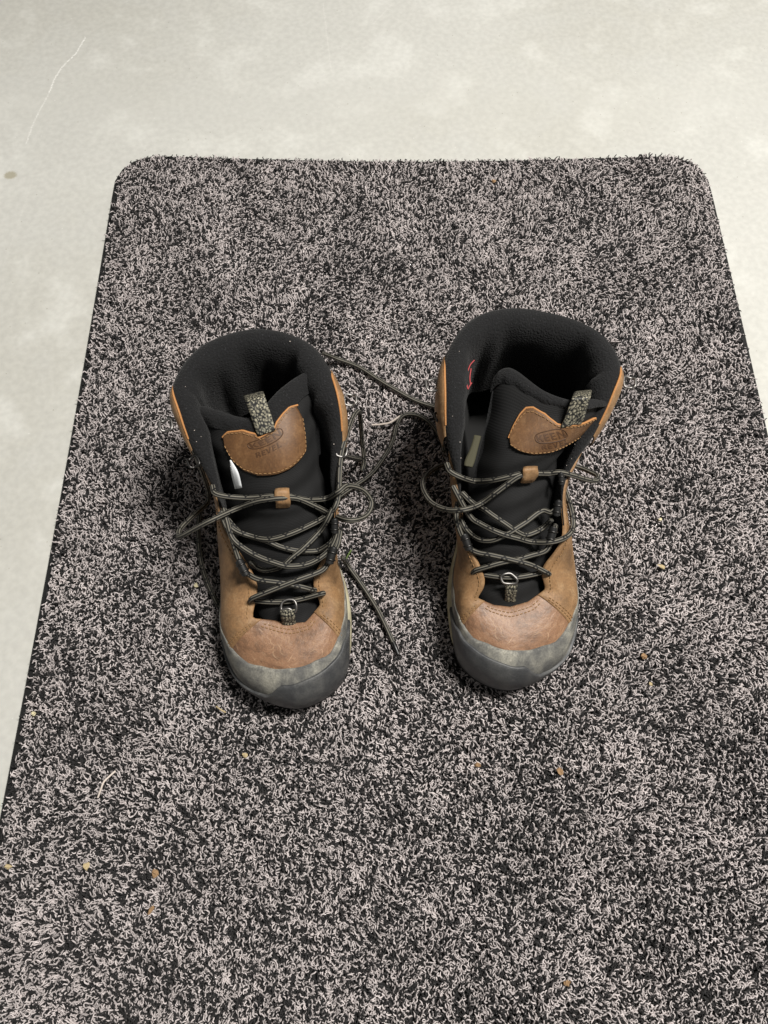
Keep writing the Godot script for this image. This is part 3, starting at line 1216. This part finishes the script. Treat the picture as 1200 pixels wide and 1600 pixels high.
func build_boots() -> void:
	var net := left_net()
	var t := boot_root(Vector3(-0.1115, 0, -0.422), 0.0897, "worn brown hiking boot with a white tag beside its tongue, lace tail on the mat")
	boot_body(t, net, false)
	var tg := Tongue.new()
	tg.rows = [[Vector3(-0.0216, 0.072, 0.2368), Vector3(-0.0068, 0.075, 0.2448), Vector3(0.0066, 0.076, 0.248), Vector3(0.0213, 0.076, 0.2458), Vector3(0.035, 0.072, 0.236)],
		[Vector3(-0.0358, 0.084, 0.1978), Vector3(-0.0139, 0.096, 0.2069), Vector3(0.0086, 0.1, 0.212), Vector3(0.0307, 0.097, 0.2083), Vector3(0.0468, 0.09, 0.1923)],
		[Vector3(-0.0411, 0.102, 0.1616), Vector3(-0.0169, 0.118, 0.1745), Vector3(0.0083, 0.124, 0.181), Vector3(0.0328, 0.121, 0.1761), Vector3(0.0491, 0.11, 0.1577)],
		[Vector3(-0.0427, 0.122, 0.1333), Vector3(-0.0224, 0.138, 0.1517), Vector3(0.0038, 0.146, 0.1606), Vector3(0.028, 0.144, 0.153), Vector3(0.0446, 0.134, 0.1315)],
		[Vector3(-0.0501, 0.145, 0.11), Vector3(-0.0305, 0.16, 0.1269), Vector3(-0.0003, 0.168, 0.1338), Vector3(0.0263, 0.168, 0.126), Vector3(0.0453, 0.158, 0.0945)],
		[Vector3(-0.0586, 0.166, 0.0798), Vector3(-0.0363, 0.175, 0.094), Vector3(-0.0069, 0.182, 0.1068), Vector3(0.0195, 0.186, 0.0854), Vector3(0.0445, 0.18, 0.0625)]]
	var tongue := boot_tongue(t, tg, 4.62)
	tongue_badge(tongue, tg, [Vector2(0.263, 4.442), Vector2(0.313, 4.588), Vector2(0.425, 4.710), Vector2(0.500, 4.588), Vector2(0.513, 4.466), Vector2(0.575, 4.490), Vector2(0.638, 4.515), Vector2(0.663, 4.588), Vector2(0.713, 4.637), Vector2(0.775, 4.661), Vector2(0.838, 4.588)], [Vector2(0.263, 4.344), Vector2(0.275, 4.124), Vector2(0.300, 3.855), Vector2(0.350, 3.660), Vector2(0.438, 3.538), Vector2(0.563, 3.513), Vector2(0.675, 3.562), Vector2(0.838, 3.684), Vector2(0.850, 3.977), Vector2(0.850, 4.368)])
	var box := [Vector2(0.450, 4.222), Vector2(0.675, 4.319), Vector2(0.438, 4.344), Vector2(0.663, 4.442)]
	stamp(tongue, tg, "KEEN", box)
	stamp_oval(tongue, tg, box)
	stamp(tongue, tg, "REVEL", [Vector2(0.463, 3.977), Vector2(0.650, 4.100), Vector2(0.463, 4.100), Vector2(0.650, 4.222)])
	pull_loop(tongue, [Vector3(-0.0019, 0.1789, 0.1211), Vector3(-0.0048, 0.1857, 0.1121), Vector3(-0.0073, 0.1915, 0.1022), Vector3(-0.0092, 0.1918, 0.0956), Vector3(-0.0125, 0.18, 0.085), Vector3(-0.0154, 0.165, 0.0743)], [Vector3(0.0124, 0.18, 0.1176), Vector3(0.0108, 0.186, 0.1089), Vector3(0.0084, 0.1925, 0.1006), Vector3(0.0068, 0.1945, 0.0939), Vector3(0.0044, 0.183, 0.0834), Vector3(0.002, 0.168, 0.0726)])
	lace_keeper(tongue, [Vector3(0.0075, 0.1532, 0.1578), Vector3(0.0073, 0.1564, 0.1616), Vector3(0.0067, 0.1535, 0.166), Vector3(0.0071, 0.1493, 0.1688), Vector3(0.0059, 0.14, 0.1687)], [Vector3(0.0189, 0.1511, 0.1573), Vector3(0.0191, 0.1544, 0.1611), Vector3(0.0191, 0.1517, 0.1657), Vector3(0.0191, 0.1475, 0.1685), Vector3(0.0176, 0.1389, 0.1687)])
	var tag := new_tool()
	strap(tag, [Vector3(-0.0277, 0.1637, 0.1332), Vector3(-0.0279, 0.1575, 0.1413), Vector3(-0.0279, 0.1403, 0.1486)], [Vector3(-0.0266, 0.1643, 0.1336), Vector3(-0.0215, 0.161, 0.1437), Vector3(-0.0206, 0.1489, 0.1521)], 0.0008, 0, 3, 5)
	tag.generate_normals()
	put("white_tag", tag, "white_tag", tongue)

	# laces, from the toe upwards
	lace(t, [Vector3(-0.0274, 0.084, 0.2287), Vector3(-0.0205, 0.086, 0.2316), Vector3(-0.0065, 0.087, 0.2343), Vector3(0.0074, 0.088, 0.2353), Vector3(0.0213, 0.088, 0.2337), Vector3(0.0357, 0.093, 0.2325), Vector3(0.0388, 0.09, 0.2312)])
	lace(t, [Vector3(-0.0248, 0.09, 0.2324), Vector3(-0.0208, 0.098, 0.2323), Vector3(-0.0066, 0.106, 0.2304), Vector3(0.0159, 0.111, 0.2249), Vector3(0.0378, 0.11, 0.218), Vector3(0.0448, 0.112, 0.2124), Vector3(0.0499, 0.117, 0.206), Vector3(0.0549, 0.121, 0.1986), Vector3(0.0579, 0.124, 0.1884)])
	lace(t, [Vector3(0.0313, 0.09, 0.2277), Vector3(0.0279, 0.097, 0.229), Vector3(0.0204, 0.104, 0.2282), Vector3(0.0048, 0.109, 0.225), Vector3(-0.0141, 0.108, 0.2201), Vector3(-0.0242, 0.105, 0.2125), Vector3(-0.0281, 0.107, 0.2076), Vector3(-0.0316, 0.111, 0.1976), Vector3(-0.0346, 0.121, 0.1848), Vector3(-0.0389, 0.126, 0.1735), Vector3(-0.0423, 0.128, 0.1633)])
	lace(t, [Vector3(-0.0395, 0.128, 0.1606), Vector3(-0.0369, 0.128, 0.1727), Vector3(-0.0339, 0.122, 0.1852), Vector3(-0.0253, 0.119, 0.1942), Vector3(-0.0127, 0.118, 0.203), Vector3(0.0001, 0.118, 0.2093), Vector3(0.0127, 0.117, 0.2135), Vector3(0.0288, 0.115, 0.212), Vector3(0.0428, 0.117, 0.2059), Vector3(0.0506, 0.121, 0.1988), Vector3(0.0552, 0.126, 0.1901), Vector3(0.0541, 0.128, 0.185)])
	lace(t, [Vector3(-0.0389, 0.126, 0.1675), Vector3(-0.0336, 0.123, 0.1774), Vector3(-0.021, 0.114, 0.1815), Vector3(-0.0037, 0.1212, 0.1894), Vector3(0.0148, 0.126, 0.1882), Vector3(0.0346, 0.1249, 0.1802), Vector3(0.0466, 0.1175, 0.1705), Vector3(0.0543, 0.138, 0.1734), Vector3(0.0582, 0.142, 0.1666), Vector3(0.0601, 0.145, 0.1564), Vector3(0.062, 0.15, 0.141), Vector3(0.0647, 0.155, 0.1286), Vector3(0.0675, 0.158, 0.1213)])
	lace(t, [Vector3(-0.0375, 0.122, 0.1684), Vector3(-0.0314, 0.12, 0.1764), Vector3(-0.0264, 0.111, 0.178), Vector3(-0.0058, 0.1184, 0.1893), Vector3(0.0069, 0.1168, 0.1957), Vector3(0.0211, 0.1132, 0.1991), Vector3(0.037, 0.1065, 0.1975), Vector3(0.0489, 0.118, 0.1958), Vector3(0.0533, 0.121, 0.1897), Vector3(0.0535, 0.126, 0.1841)])
	lace(t, [Vector3(-0.0208, 0.108, 0.2034), Vector3(-0.0172, 0.0996, 0.2054), Vector3(-0.0088, 0.1014, 0.2097), Vector3(0.0056, 0.1107, 0.2107), Vector3(0.0162, 0.1165, 0.2051), Vector3(0.0265, 0.1186, 0.1981), Vector3(0.0404, 0.1187, 0.1847), Vector3(0.0481, 0.132, 0.1802), Vector3(0.0532, 0.138, 0.1733)])
	lace(t, [Vector3(-0.0462, 0.143, 0.1459), Vector3(-0.0412, 0.147, 0.1558), Vector3(-0.0186, 0.1426, 0.1589), Vector3(0.0049, 0.151, 0.163), Vector3(0.0122, 0.1503, 0.1633), Vector3(0.0189, 0.1482, 0.163), Vector3(0.0324, 0.1397, 0.1639), Vector3(0.048, 0.127, 0.1584), Vector3(0.0588, 0.15, 0.1639), Vector3(0.0671, 0.146, 0.1569), Vector3(0.0798, 0.132, 0.1557), Vector3(0.0861, 0.122, 0.1639), Vector3(0.0802, 0.125, 0.1766), Vector3(0.0664, 0.134, 0.1833), Vector3(0.0517, 0.1178, 0.1698), Vector3(0.0396, 0.1318, 0.1676), Vector3(0.0248, 0.1449, 0.1644), Vector3(0.0123, 0.1522, 0.1659), Vector3(0.0017, 0.1513, 0.1657), Vector3(-0.0103, 0.1452, 0.1642), Vector3(-0.0287, 0.1307, 0.1628), Vector3(-0.0484, 0.138, 0.1746), Vector3(-0.068, 0.122, 0.1757), Vector3(-0.0774, 0.112, 0.1751), Vector3(-0.0848, 0.1, 0.1709), Vector3(-0.0862, 0.088, 0.1587), Vector3(-0.079, 0.07, 0.1392), Vector3(-0.0718, 0.048, 0.1178), Vector3(-0.0668, 0.06, 0.1121), Vector3(-0.0625, 0.1, 0.1147), Vector3(-0.0588, 0.14, 0.1202), Vector3(-0.0586, 0.158, 0.1185), Vector3(-0.0612, 0.163, 0.1125)])
	lace(t, [Vector3(-0.0735, 0.04, 0.1141), Vector3(-0.083, 0.022, 0.1145), Vector3(-0.0862, 0.016, 0.1326), Vector3(-0.0844, 0.015, 0.1596), Vector3(-0.079, 0.014, 0.183), Vector3(-0.0709, 0.014, 0.2033), Vector3(-0.0606, 0.014, 0.2233)])
	lace(t, [Vector3(0.0576, 0.09, 0.2005), Vector3(0.0587, 0.024, 0.1823), Vector3(0.0692, 0.016, 0.1977), Vector3(0.0773, 0.015, 0.2124), Vector3(0.0852, 0.015, 0.2285), Vector3(0.0917, 0.015, 0.2455), Vector3(0.097, 0.014, 0.2612)])
	cord_part("lace_tip", [Vector3(0.097, 0.014, 0.2612), Vector3(0.0989, 0.014, 0.2669), Vector3(0.1007, 0.013, 0.2729)], 0.0021, "lace_tip", t)
	lace(t, [Vector3(0.0675, 0.156, 0.1203), Vector3(0.0742, 0.14, 0.0931), Vector3(0.0797, 0.12, 0.0721), Vector3(0.0835, 0.09, 0.0569), Vector3(0.0844, 0.04, 0.0592), Vector3(0.085, 0.02, 0.071), Vector3(0.0822, 0.016, 0.0799)])
	lace(t, [Vector3(0.0629, 0.15, 0.1277), Vector3(0.0672, 0.12, 0.1157), Vector3(0.074, 0.06, 0.0875), Vector3(0.0818, 0.018, 0.0682)])
	lace(t, [Vector3(0.046, 0.06, 0.1357), Vector3(0.0601, 0.024, 0.1085), Vector3(0.0743, 0.016, 0.096), Vector3(0.0911, 0.015, 0.0839), Vector3(0.106, 0.015, 0.0659), Vector3(0.1163, 0.016, 0.0492), Vector3(0.1228, 0.017, 0.0303), Vector3(0.1308, 0.016, 0.0187), Vector3(0.1446, 0.015, 0.0186), Vector3(0.1585, 0.015, 0.03), Vector3(0.1672, 0.015, 0.0486), Vector3(0.1693, 0.015, 0.0648)])
	lace(t, [Vector3(0.0512, 0.04, -0.051), Vector3(0.0642, 0.018, -0.0584), Vector3(0.0879, 0.015, -0.0474), Vector3(0.1076, 0.015, -0.0299), Vector3(0.1271, 0.015, -0.0134), Vector3(0.1465, 0.015, 0.0012), Vector3(0.1662, 0.015, 0.011), Vector3(0.1795, 0.015, 0.0154)])

	bottom_ring(t, [Vector3(0.002, 0.091, 0.2426), Vector3(0.0029, 0.093, 0.2375), Vector3(0.0075, 0.094, 0.2354), Vector3(0.013, 0.094, 0.2364), Vector3(0.0149, 0.093, 0.2409), Vector3(0.0132, 0.09, 0.2456), Vector3(0.0081, 0.092, 0.2428)], [Vector3(0.0009, 0.092, 0.2439), Vector3(0.0008, 0.088, 0.2479), Vector3(0.0006, 0.078, 0.2514), Vector3(0, 0.074, 0.2537)], [Vector3(0.0135, 0.092, 0.2439), Vector3(0.0129, 0.088, 0.2478), Vector3(0.0123, 0.078, 0.2513), Vector3(0.0117, 0.074, 0.2542)])
	lace_guide(t, [Vector3(-0.0275, 0.111, 0.209)][0], Vector3(0.35, -0.45, 0.8))
	lace_guide(t, [Vector3(0.0488, 0.119, 0.2078)][0], Vector3(-0.35, -0.4, 0.8))
	lace_guide(t, [Vector3(0.0536, 0.131, 0.1861)][0], Vector3(-0.1, -0.5, 0.8), 0.85)
	lace_hook(t, [Vector3(-0.074, 0.172, 0.1005)][0], Vector3(-1, 0.1, 0.15))
	lace_hook(t, [Vector3(-0.0553, 0.158, 0.1284)][0], Vector3(-0.9, 0.1, 0.4), "gunmetal", 0.9)
	lace_hook(t, [Vector3(0.0714, 0.172, 0.0901)][0], Vector3(1, 0.1, 0.1))
	lace_hook(t, [Vector3(0.0614, 0.154, 0.1284)][0], Vector3(1, 0.1, 0.3), "bright_steel", 0.85)

	# the boot on the right
	var net2 := right_net(net)
	t = boot_root(Vector3(0.1235, 0, -0.44), -0.0157, "worn brown hiking boot with red print inside its collar and a wide open cuff")
	boot_body(t, net2, true)
	tg = Tongue.new()
	tg.rows = [[Vector3(-0.0355, 0.072, 0.2447), Vector3(-0.0236, 0.075, 0.2495), Vector3(-0.0097, 0.076, 0.2513), Vector3(0.0057, 0.076, 0.247), Vector3(0.023, 0.072, 0.236)],
		[Vector3(-0.0433, 0.084, 0.2159), Vector3(-0.028, 0.096, 0.221), Vector3(-0.0103, 0.1, 0.2221), Vector3(0.0095, 0.097, 0.2149), Vector3(0.0286, 0.09, 0.2019)],
		[Vector3(-0.0483, 0.102, 0.1865), Vector3(-0.0326, 0.119, 0.1943), Vector3(-0.0129, 0.126, 0.1945), Vector3(0.0104, 0.122, 0.1818), Vector3(0.0303, 0.111, 0.1645)],
		[Vector3(-0.0438, 0.12, 0.1605), Vector3(-0.0278, 0.14, 0.1695), Vector3(-0.0074, 0.148, 0.1669), Vector3(0.014, 0.146, 0.1567), Vector3(0.0317, 0.136, 0.1362)],
		[Vector3(-0.0357, 0.146, 0.1269), Vector3(-0.0228, 0.163, 0.1419), Vector3(-0.0005, 0.171, 0.1458), Vector3(0.0261, 0.172, 0.1376), Vector3(0.0558, 0.162, 0.1158)],
		[Vector3(-0.0255, 0.176, 0.074), Vector3(-0.0136, 0.184, 0.0829), Vector3(0.0089, 0.19, 0.1061), Vector3(0.0363, 0.192, 0.1166), Vector3(0.0599, 0.182, 0.1078)]]
	tongue = boot_tongue(t, tg, 4.84)
	tongue_badge(tongue, tg, [Vector2(0.300, 4.173), Vector2(0.325, 4.344), Vector2(0.363, 4.539), Vector2(0.400, 4.661), Vector2(0.450, 4.710), Vector2(0.538, 4.661), Vector2(0.613, 4.539), Vector2(0.650, 4.466), Vector2(0.750, 4.417), Vector2(0.863, 4.319), Vector2(0.950, 4.319), Vector2(1.038, 4.173)], [Vector2(0.313, 4.124), Vector2(0.338, 4.051), Vector2(0.413, 3.953), Vector2(0.538, 3.831), Vector2(0.688, 3.733), Vector2(0.825, 3.733), Vector2(0.988, 3.709), Vector2(1.088, 3.904)])
	box = [Vector2(0.538, 4.124), Vector2(0.750, 4.100), Vector2(0.513, 4.246), Vector2(0.700, 4.319)]
	stamp(tongue, tg, "KEEN", box)
	stamp_oval(tongue, tg, box)
	stamp(tongue, tg, "REVEL", [Vector2(0.588, 3.929), Vector2(0.813, 3.806), Vector2(0.575, 4.026), Vector2(0.763, 4.051)])
	pull_loop(tongue, [Vector3(0.0219, 0.1834, 0.1332), Vector3(0.0246, 0.192, 0.1274), Vector3(0.0265, 0.1995, 0.1213), Vector3(0.028, 0.203, 0.1174), Vector3(0.0329, 0.19, 0.1058), Vector3(0.0386, 0.172, 0.0927)], [Vector3(0.0401, 0.1787, 0.1267), Vector3(0.0413, 0.1878, 0.1236), Vector3(0.042, 0.1994, 0.1186), Vector3(0.0437, 0.2005, 0.1144), Vector3(0.0477, 0.19, 0.1043), Vector3(0.0539, 0.172, 0.0905)])
	lace_keeper(tongue, [Vector3(-0.0061, 0.1622, 0.159), Vector3(-0.0074, 0.1655, 0.163), Vector3(-0.007, 0.1622, 0.1661), Vector3(-0.0073, 0.1568, 0.1681), Vector3(-0.0073, 0.1506, 0.1675)], [Vector3(0.006, 0.1602, 0.1573), Vector3(0.0053, 0.1627, 0.1608), Vector3(0.0065, 0.1583, 0.1634), Vector3(0.0045, 0.1535, 0.1658), Vector3(0.0035, 0.1477, 0.1654)])
	var end := new_tool()
	strap(end, [Vector3(-0.043, 0.14, 0.1175), Vector3(-0.0465, 0.138, 0.1291), Vector3(-0.051, 0.136, 0.1393), Vector3(-0.0522, 0.136, 0.1455)], [Vector3(-0.0369, 0.14, 0.1187), Vector3(-0.0398, 0.138, 0.129), Vector3(-0.0427, 0.136, 0.1405), Vector3(-0.0451, 0.136, 0.1467)], 0.002, 0, 4, 5)
	end.generate_normals()
	put("webbing_end", end, "olive_webbing", t)
	for p in [[Vector3(-0.0432, 0.16, 0.0537), Vector3(-0.0468, 0.16, 0.0584), Vector3(-0.0492, 0.16, 0.0651), Vector3(-0.0498, 0.16, 0.0691)], [Vector3(-0.0461, 0.158, 0.0611), Vector3(-0.0474, 0.158, 0.0703), Vector3(-0.0471, 0.158, 0.0769)], [Vector3(-0.0503, 0.157, 0.075), Vector3(-0.0492, 0.156, 0.0808), Vector3(-0.0481, 0.157, 0.0789), Vector3(-0.0459, 0.158, 0.0756)]]:
		cord_part("red_print", p, 0.00055, "red_print", t, false, 5, 6)

	lace(t, [Vector3(-0.0379, 0.088, 0.2267), Vector3(-0.0307, 0.093, 0.23), Vector3(-0.0181, 0.097, 0.2329), Vector3(-0.0048, 0.097, 0.2327), Vector3(0.009, 0.095, 0.2295), Vector3(0.0205, 0.089, 0.2244)])
	lace(t, [Vector3(-0.0426, 0.09, 0.2275), Vector3(-0.0401, 0.098, 0.2272), Vector3(-0.0319, 0.104, 0.2262), Vector3(-0.0209, 0.108, 0.2239), Vector3(-0.0057, 0.11, 0.2209), Vector3(0.006, 0.11, 0.2172), Vector3(0.0167, 0.112, 0.2143), Vector3(0.0208, 0.115, 0.2101), Vector3(0.0228, 0.121, 0.2036), Vector3(0.0246, 0.128, 0.1959)])
	lace(t, [Vector3(0.0246, 0.09, 0.227), Vector3(0.0204, 0.097, 0.2277), Vector3(0.0063, 0.106, 0.2245), Vector3(-0.0083, 0.112, 0.2228), Vector3(-0.0272, 0.112, 0.2185), Vector3(-0.0388, 0.109, 0.2153), Vector3(-0.0461, 0.107, 0.2105), Vector3(-0.0496, 0.11, 0.2046), Vector3(-0.0539, 0.116, 0.2011), Vector3(-0.0577, 0.123, 0.194), Vector3(-0.059, 0.127, 0.1874), Vector3(-0.0582, 0.133, 0.1787)])
	lace(t, [Vector3(-0.0547, 0.122, 0.1899), Vector3(-0.0503, 0.119, 0.1975), Vector3(-0.043, 0.1069, 0.1986), Vector3(-0.0365, 0.1114, 0.2044), Vector3(-0.0265, 0.1184, 0.2069), Vector3(-0.015, 0.1264, 0.2034), Vector3(-0.0075, 0.1281, 0.1988), Vector3(0.0004, 0.1283, 0.1934), Vector3(0.0098, 0.1294, 0.1861), Vector3(0.0153, 0.13, 0.1839), Vector3(0.0207, 0.132, 0.1864), Vector3(0.0242, 0.134, 0.1837)])
	lace(t, [Vector3(-0.0549, 0.14, 0.1729), Vector3(-0.0479, 0.138, 0.1795), Vector3(-0.0411, 0.1258, 0.1782), Vector3(-0.0354, 0.1317, 0.1843), Vector3(-0.0294, 0.1336, 0.1902), Vector3(-0.0182, 0.132, 0.1976), Vector3(-0.009, 0.1264, 0.2016), Vector3(-0.0003, 0.1199, 0.2024), Vector3(0.0084, 0.1178, 0.1991), Vector3(0.0168, 0.1159, 0.1935), Vector3(0.0217, 0.128, 0.1912)])
	lace(t, [Vector3(-0.0679, 0.146, 0.1489), Vector3(-0.065, 0.148, 0.1571), Vector3(-0.0558, 0.146, 0.1614), Vector3(-0.0428, 0.1315, 0.1579), Vector3(-0.0303, 0.1482, 0.165), Vector3(-0.0172, 0.157, 0.1655), Vector3(-0.0064, 0.1592, 0.1634), Vector3(0.0002, 0.158, 0.1627), Vector3(0.0072, 0.1549, 0.1611), Vector3(0.0179, 0.1454, 0.1564), Vector3(0.0266, 0.148, 0.1563), Vector3(0.0382, 0.14, 0.1546), Vector3(0.0544, 0.12, 0.1485), Vector3(0.0688, 0.105, 0.143), Vector3(0.0736, 0.098, 0.1351), Vector3(0.0687, 0.092, 0.1277), Vector3(0.0601, 0.086, 0.1202), Vector3(0.0497, 0.09, 0.1204), Vector3(0.0362, 0.118, 0.1415), Vector3(0.0337, 0.126, 0.1529), Vector3(0.0385, 0.12, 0.1654), Vector3(0.0433, 0.112, 0.1764), Vector3(0.0437, 0.11, 0.1901), Vector3(0.0365, 0.116, 0.2015), Vector3(0.0216, 0.122, 0.2092), Vector3(0.007, 0.1141, 0.2065), Vector3(-0.0076, 0.1231, 0.2066), Vector3(-0.0195, 0.1272, 0.205), Vector3(-0.0291, 0.1274, 0.2011), Vector3(-0.0397, 0.1233, 0.1932), Vector3(-0.0466, 0.128, 0.1905), Vector3(-0.0537, 0.136, 0.1829), Vector3(-0.0584, 0.142, 0.1768), Vector3(-0.0627, 0.144, 0.1689)])
	lace(t, [Vector3(0.0002, 0.1578, 0.1638), Vector3(-0.0092, 0.1597, 0.166), Vector3(-0.0177, 0.1549, 0.1703), Vector3(-0.029, 0.147, 0.1768), Vector3(-0.0391, 0.1363, 0.181), Vector3(-0.0537, 0.15, 0.1924), Vector3(-0.0671, 0.14, 0.1889), Vector3(-0.0787, 0.122, 0.1754), Vector3(-0.085, 0.105, 0.1568), Vector3(-0.0854, 0.09, 0.139), Vector3(-0.0785, 0.075, 0.1224), Vector3(-0.0683, 0.06, 0.1087), Vector3(-0.0587, 0.05, 0.1015)])

	bottom_ring(t, [Vector3(-0.0192, 0.101, 0.2337), Vector3(-0.0167, 0.103, 0.232), Vector3(-0.0117, 0.103, 0.2313), Vector3(-0.0078, 0.102, 0.2338), Vector3(-0.0056, 0.101, 0.2363), Vector3(-0.0065, 0.099, 0.2386), Vector3(-0.0119, 0.098, 0.2389), Vector3(-0.0175, 0.099, 0.2382)], [Vector3(-0.0162, 0.098, 0.2378), Vector3(-0.0151, 0.093, 0.242), Vector3(-0.0138, 0.082, 0.2467), Vector3(-0.013, 0.076, 0.2484)], [Vector3(-0.0052, 0.098, 0.2377), Vector3(-0.0046, 0.093, 0.2418), Vector3(-0.0042, 0.082, 0.246), Vector3(-0.0034, 0.076, 0.2483)])
	lace_guide(t, [Vector3(-0.0494, 0.113, 0.207)][0], Vector3(0.35, -0.45, 0.8))
	lace_guide(t, [Vector3(0.0219, 0.123, 0.2032)][0], Vector3(-0.2, -0.45, 0.8))
	lace_guide(t, [Vector3(0.0254, 0.136, 0.184)][0], Vector3(-0.1, -0.5, 0.8), 0.9)
	lace_guide(t, [Vector3(0.0277, 0.148, 0.1622)][0], Vector3(0.1, -0.5, 0.8), 0.7)
	lace_hook(t, [Vector3(-0.0766, 0.173, 0.0881)][0], Vector3(-1, 0.1, 0.15), "bright_steel", 1.1)
	lace_hook(t, [Vector3(-0.0704, 0.158, 0.1092)][0], Vector3(-1, 0.1, 0.3), "gunmetal", 0.9)
	lace_hook(t, [Vector3(0.0815, 0.173, 0.0831)][0], Vector3(1, 0.1, 0.1))
	cord_part("wire_ring", [Vector3(-0.0712, 0.152, 0.1196), Vector3(-0.07, 0.149, 0.1254), Vector3(-0.0666, 0.147, 0.1273), Vector3(-0.0639, 0.149, 0.124), Vector3(-0.0657, 0.152, 0.1182)], 0.001, "gunmetal", t, true, 5, 8)


# ------------------------------------------------------------------ bits caught in the pile
func bit(called: String, label: String, category: String, at: Vector3, size: Vector3, mat: String, group := "") -> void:
	var st := new_tool()
	var r := RandomNumberGenerator.new()
	r.seed = hash(label)
	var ball := SphereMesh.new()
	ball.radius = 0.5
	ball.height = 1.0
	ball.radial_segments = 8
	ball.rings = 5
	var arr := ball.get_mesh_arrays()
	var v: PackedVector3Array = arr[Mesh.ARRAY_VERTEX]
	var lump := noise(1.6, r.randi() % 1000, 2)
	for p in v:
		st.set_smooth_group(-1)
		st.set_uv(Vector2(p.x, p.z))
		st.add_vertex(p * size * (1.0 + 0.9 * lump.get_noise_3dv(p)))
	for i in arr[Mesh.ARRAY_INDEX]:
		st.add_index(i)
	st.deindex()
	st.generate_normals()
	var o := put(called, st, mat)
	o.position = at
	o.rotation = Vector3(r.randf_range(-0.4, 0.4), r.randf() * TAU, r.randf_range(-0.4, 0.4))
	o.set_meta("label", label)
	o.set_meta("category", category)
	if group:
		o.set_meta("group", group)


func build_debris() -> void:
	var g := "crumbs caught in the door mat"
	var chips := [
		["wood_chip", "orange wood chip on the mat right of the right boot's toe", "wood chip", [Vector3(0.2447, 0.013, -0.1574)][0], Vector3(.0055, .003, .005), "wood_chip"],
		["wood_chip", "largest orange wood chip, on the mat in front of the right boot", "wood chip", [Vector3(0.1561, 0.013, -0.054)][0], Vector3(.008, .004, .006), "wood_chip"],
		["wood_chip", "small orange wood chip on the mat, left of the largest chip", "wood chip", [Vector3(0.0832, 0.013, -0.06)][0], Vector3(.004, .003, .005), "wood_chip"],
		["straw_flake", "tan straw flake on the mat in front of the left boot's outer side", "straw flake", [Vector3(-0.1242, 0.013, -0.0681)][0], Vector3(.005, .002, .004), "straw"],
		["straw_flake", "pale yellow straw flake near the mat's left side, brightest of the lower left bits", "straw flake", [Vector3(-0.2524, 0.013, 0.0218)][0], Vector3(.005, .0025, .005), "straw"],
		["wood_chip", "slim upright wood chip on the lower left of the mat, lowest of the bits there", "wood chip", [Vector3(-0.1937, 0.013, 0.0547)][0], Vector3(.0035, .003, .007), "wood_chip"],
		["wood_chip", "speckled brown wood chip on the lower left of the mat, above the slim upright one", "wood chip", [Vector3(-0.1935, 0.012, 0.0273)][0], Vector3(.006, .003, .006), "wood_chip"],
		["straw_flake", "tan flake at the far left of the picture on the mat's lower left", "straw flake", [Vector3(-0.319, 0.012, 0.0223)][0], Vector3(.005, .0025, .004), "straw"],
		["pale_crumb", "cream crumb near the mat's left edge, in front of the concrete strip", "crumb", [Vector3(-0.32, 0.013, -0.1045)][0], Vector3(.004, .003, .004), "pale_grit"],
		["pale_crumb", "round white crumb on the mat right of the right boot's laces", "crumb", [Vector3(0.2786, 0.013, -0.2959)][0], Vector3(.0035, .003, .0035), "pale_grit"],
		["straw_flake", "yellow straw flake on the mat right of the right boot's lace end", "straw flake", [Vector3(0.2729, 0.013, -0.2462)][0], Vector3(.004, .002, .007), "straw"],
		["straw_flake", "tiny yellow flake below the chip right of the right boot's toe", "straw flake", [Vector3(0.2472, 0.013, -0.1311)][0], Vector3(.003, .002, .004), "straw"],
		["wood_chip", "small brown chip at the bottom right corner area of the mat", "wood chip", [Vector3(0.1473, 0.013, 0.1074)][0], Vector3(.004, .0025, .005), "wood_chip"],
		["wood_chip", "orange chip on the far part of the mat near the top edge", "wood chip", [Vector3(0.1366, 0.013, -0.7505)][0], Vector3(.005, .003, .005), "wood_chip"],
		["pale_crumb", "dull cream crumb on the mat left of the left boot's heel quarter", "crumb", [Vector3(-0.1834, 0.013, -0.2264)][0], Vector3(.004, .003, .004), "pale_grit"],
	]
	for c in chips:
		bit(c[0], c[1], c[2], c[3], c[4], c[5], g)
	var long := [
		["grass_blade", "short green grass blade on the mat beside the left boot", "grass blade", [Vector3(-0.0385, 0.014, -0.2505), Vector3(-0.0359, 0.018, -0.2551), Vector3(-0.0321, 0.02, -0.261)], 0.0008, "grass_blade"],
		["lint_thread", "pale curled thread of lint on the mat between the two boots", "lint", [Vector3(-0.0122, 0.016, -0.4034), Vector3(-0.0027, 0.019, -0.4025), Vector3(0.0068, 0.02, -0.4042), Vector3(0.015, 0.018, -0.4116), Vector3(0.0219, 0.015, -0.418)], 0.0011, "lint"],
		["lint_thread", "long loose pale yarn end lying on the mat's lower left", "lint", [Vector3(-0.2499, 0.015, -0.0326), Vector3(-0.2471, 0.018, -0.0398), Vector3(-0.2453, 0.019, -0.045), Vector3(-0.2418, 0.018, -0.0494), Vector3(-0.2378, 0.015, -0.0544)], 0.0009, "lint"],
		["straw_stalk", "thin pale straw stalk on the mat in front of the left boot", "straw", [Vector3(-0.1531, 0.015, -0.1105), Vector3(-0.1482, 0.018, -0.1072), Vector3(-0.1445, 0.015, -0.1053)], 0.0008, "straw"],
	]
	for c in long:
		var o := cord_part(c[0], c[3], c[4], c[5], self, false, 5, 6)
		o.set_meta("label", c[1])
		o.set_meta("category", c[2])
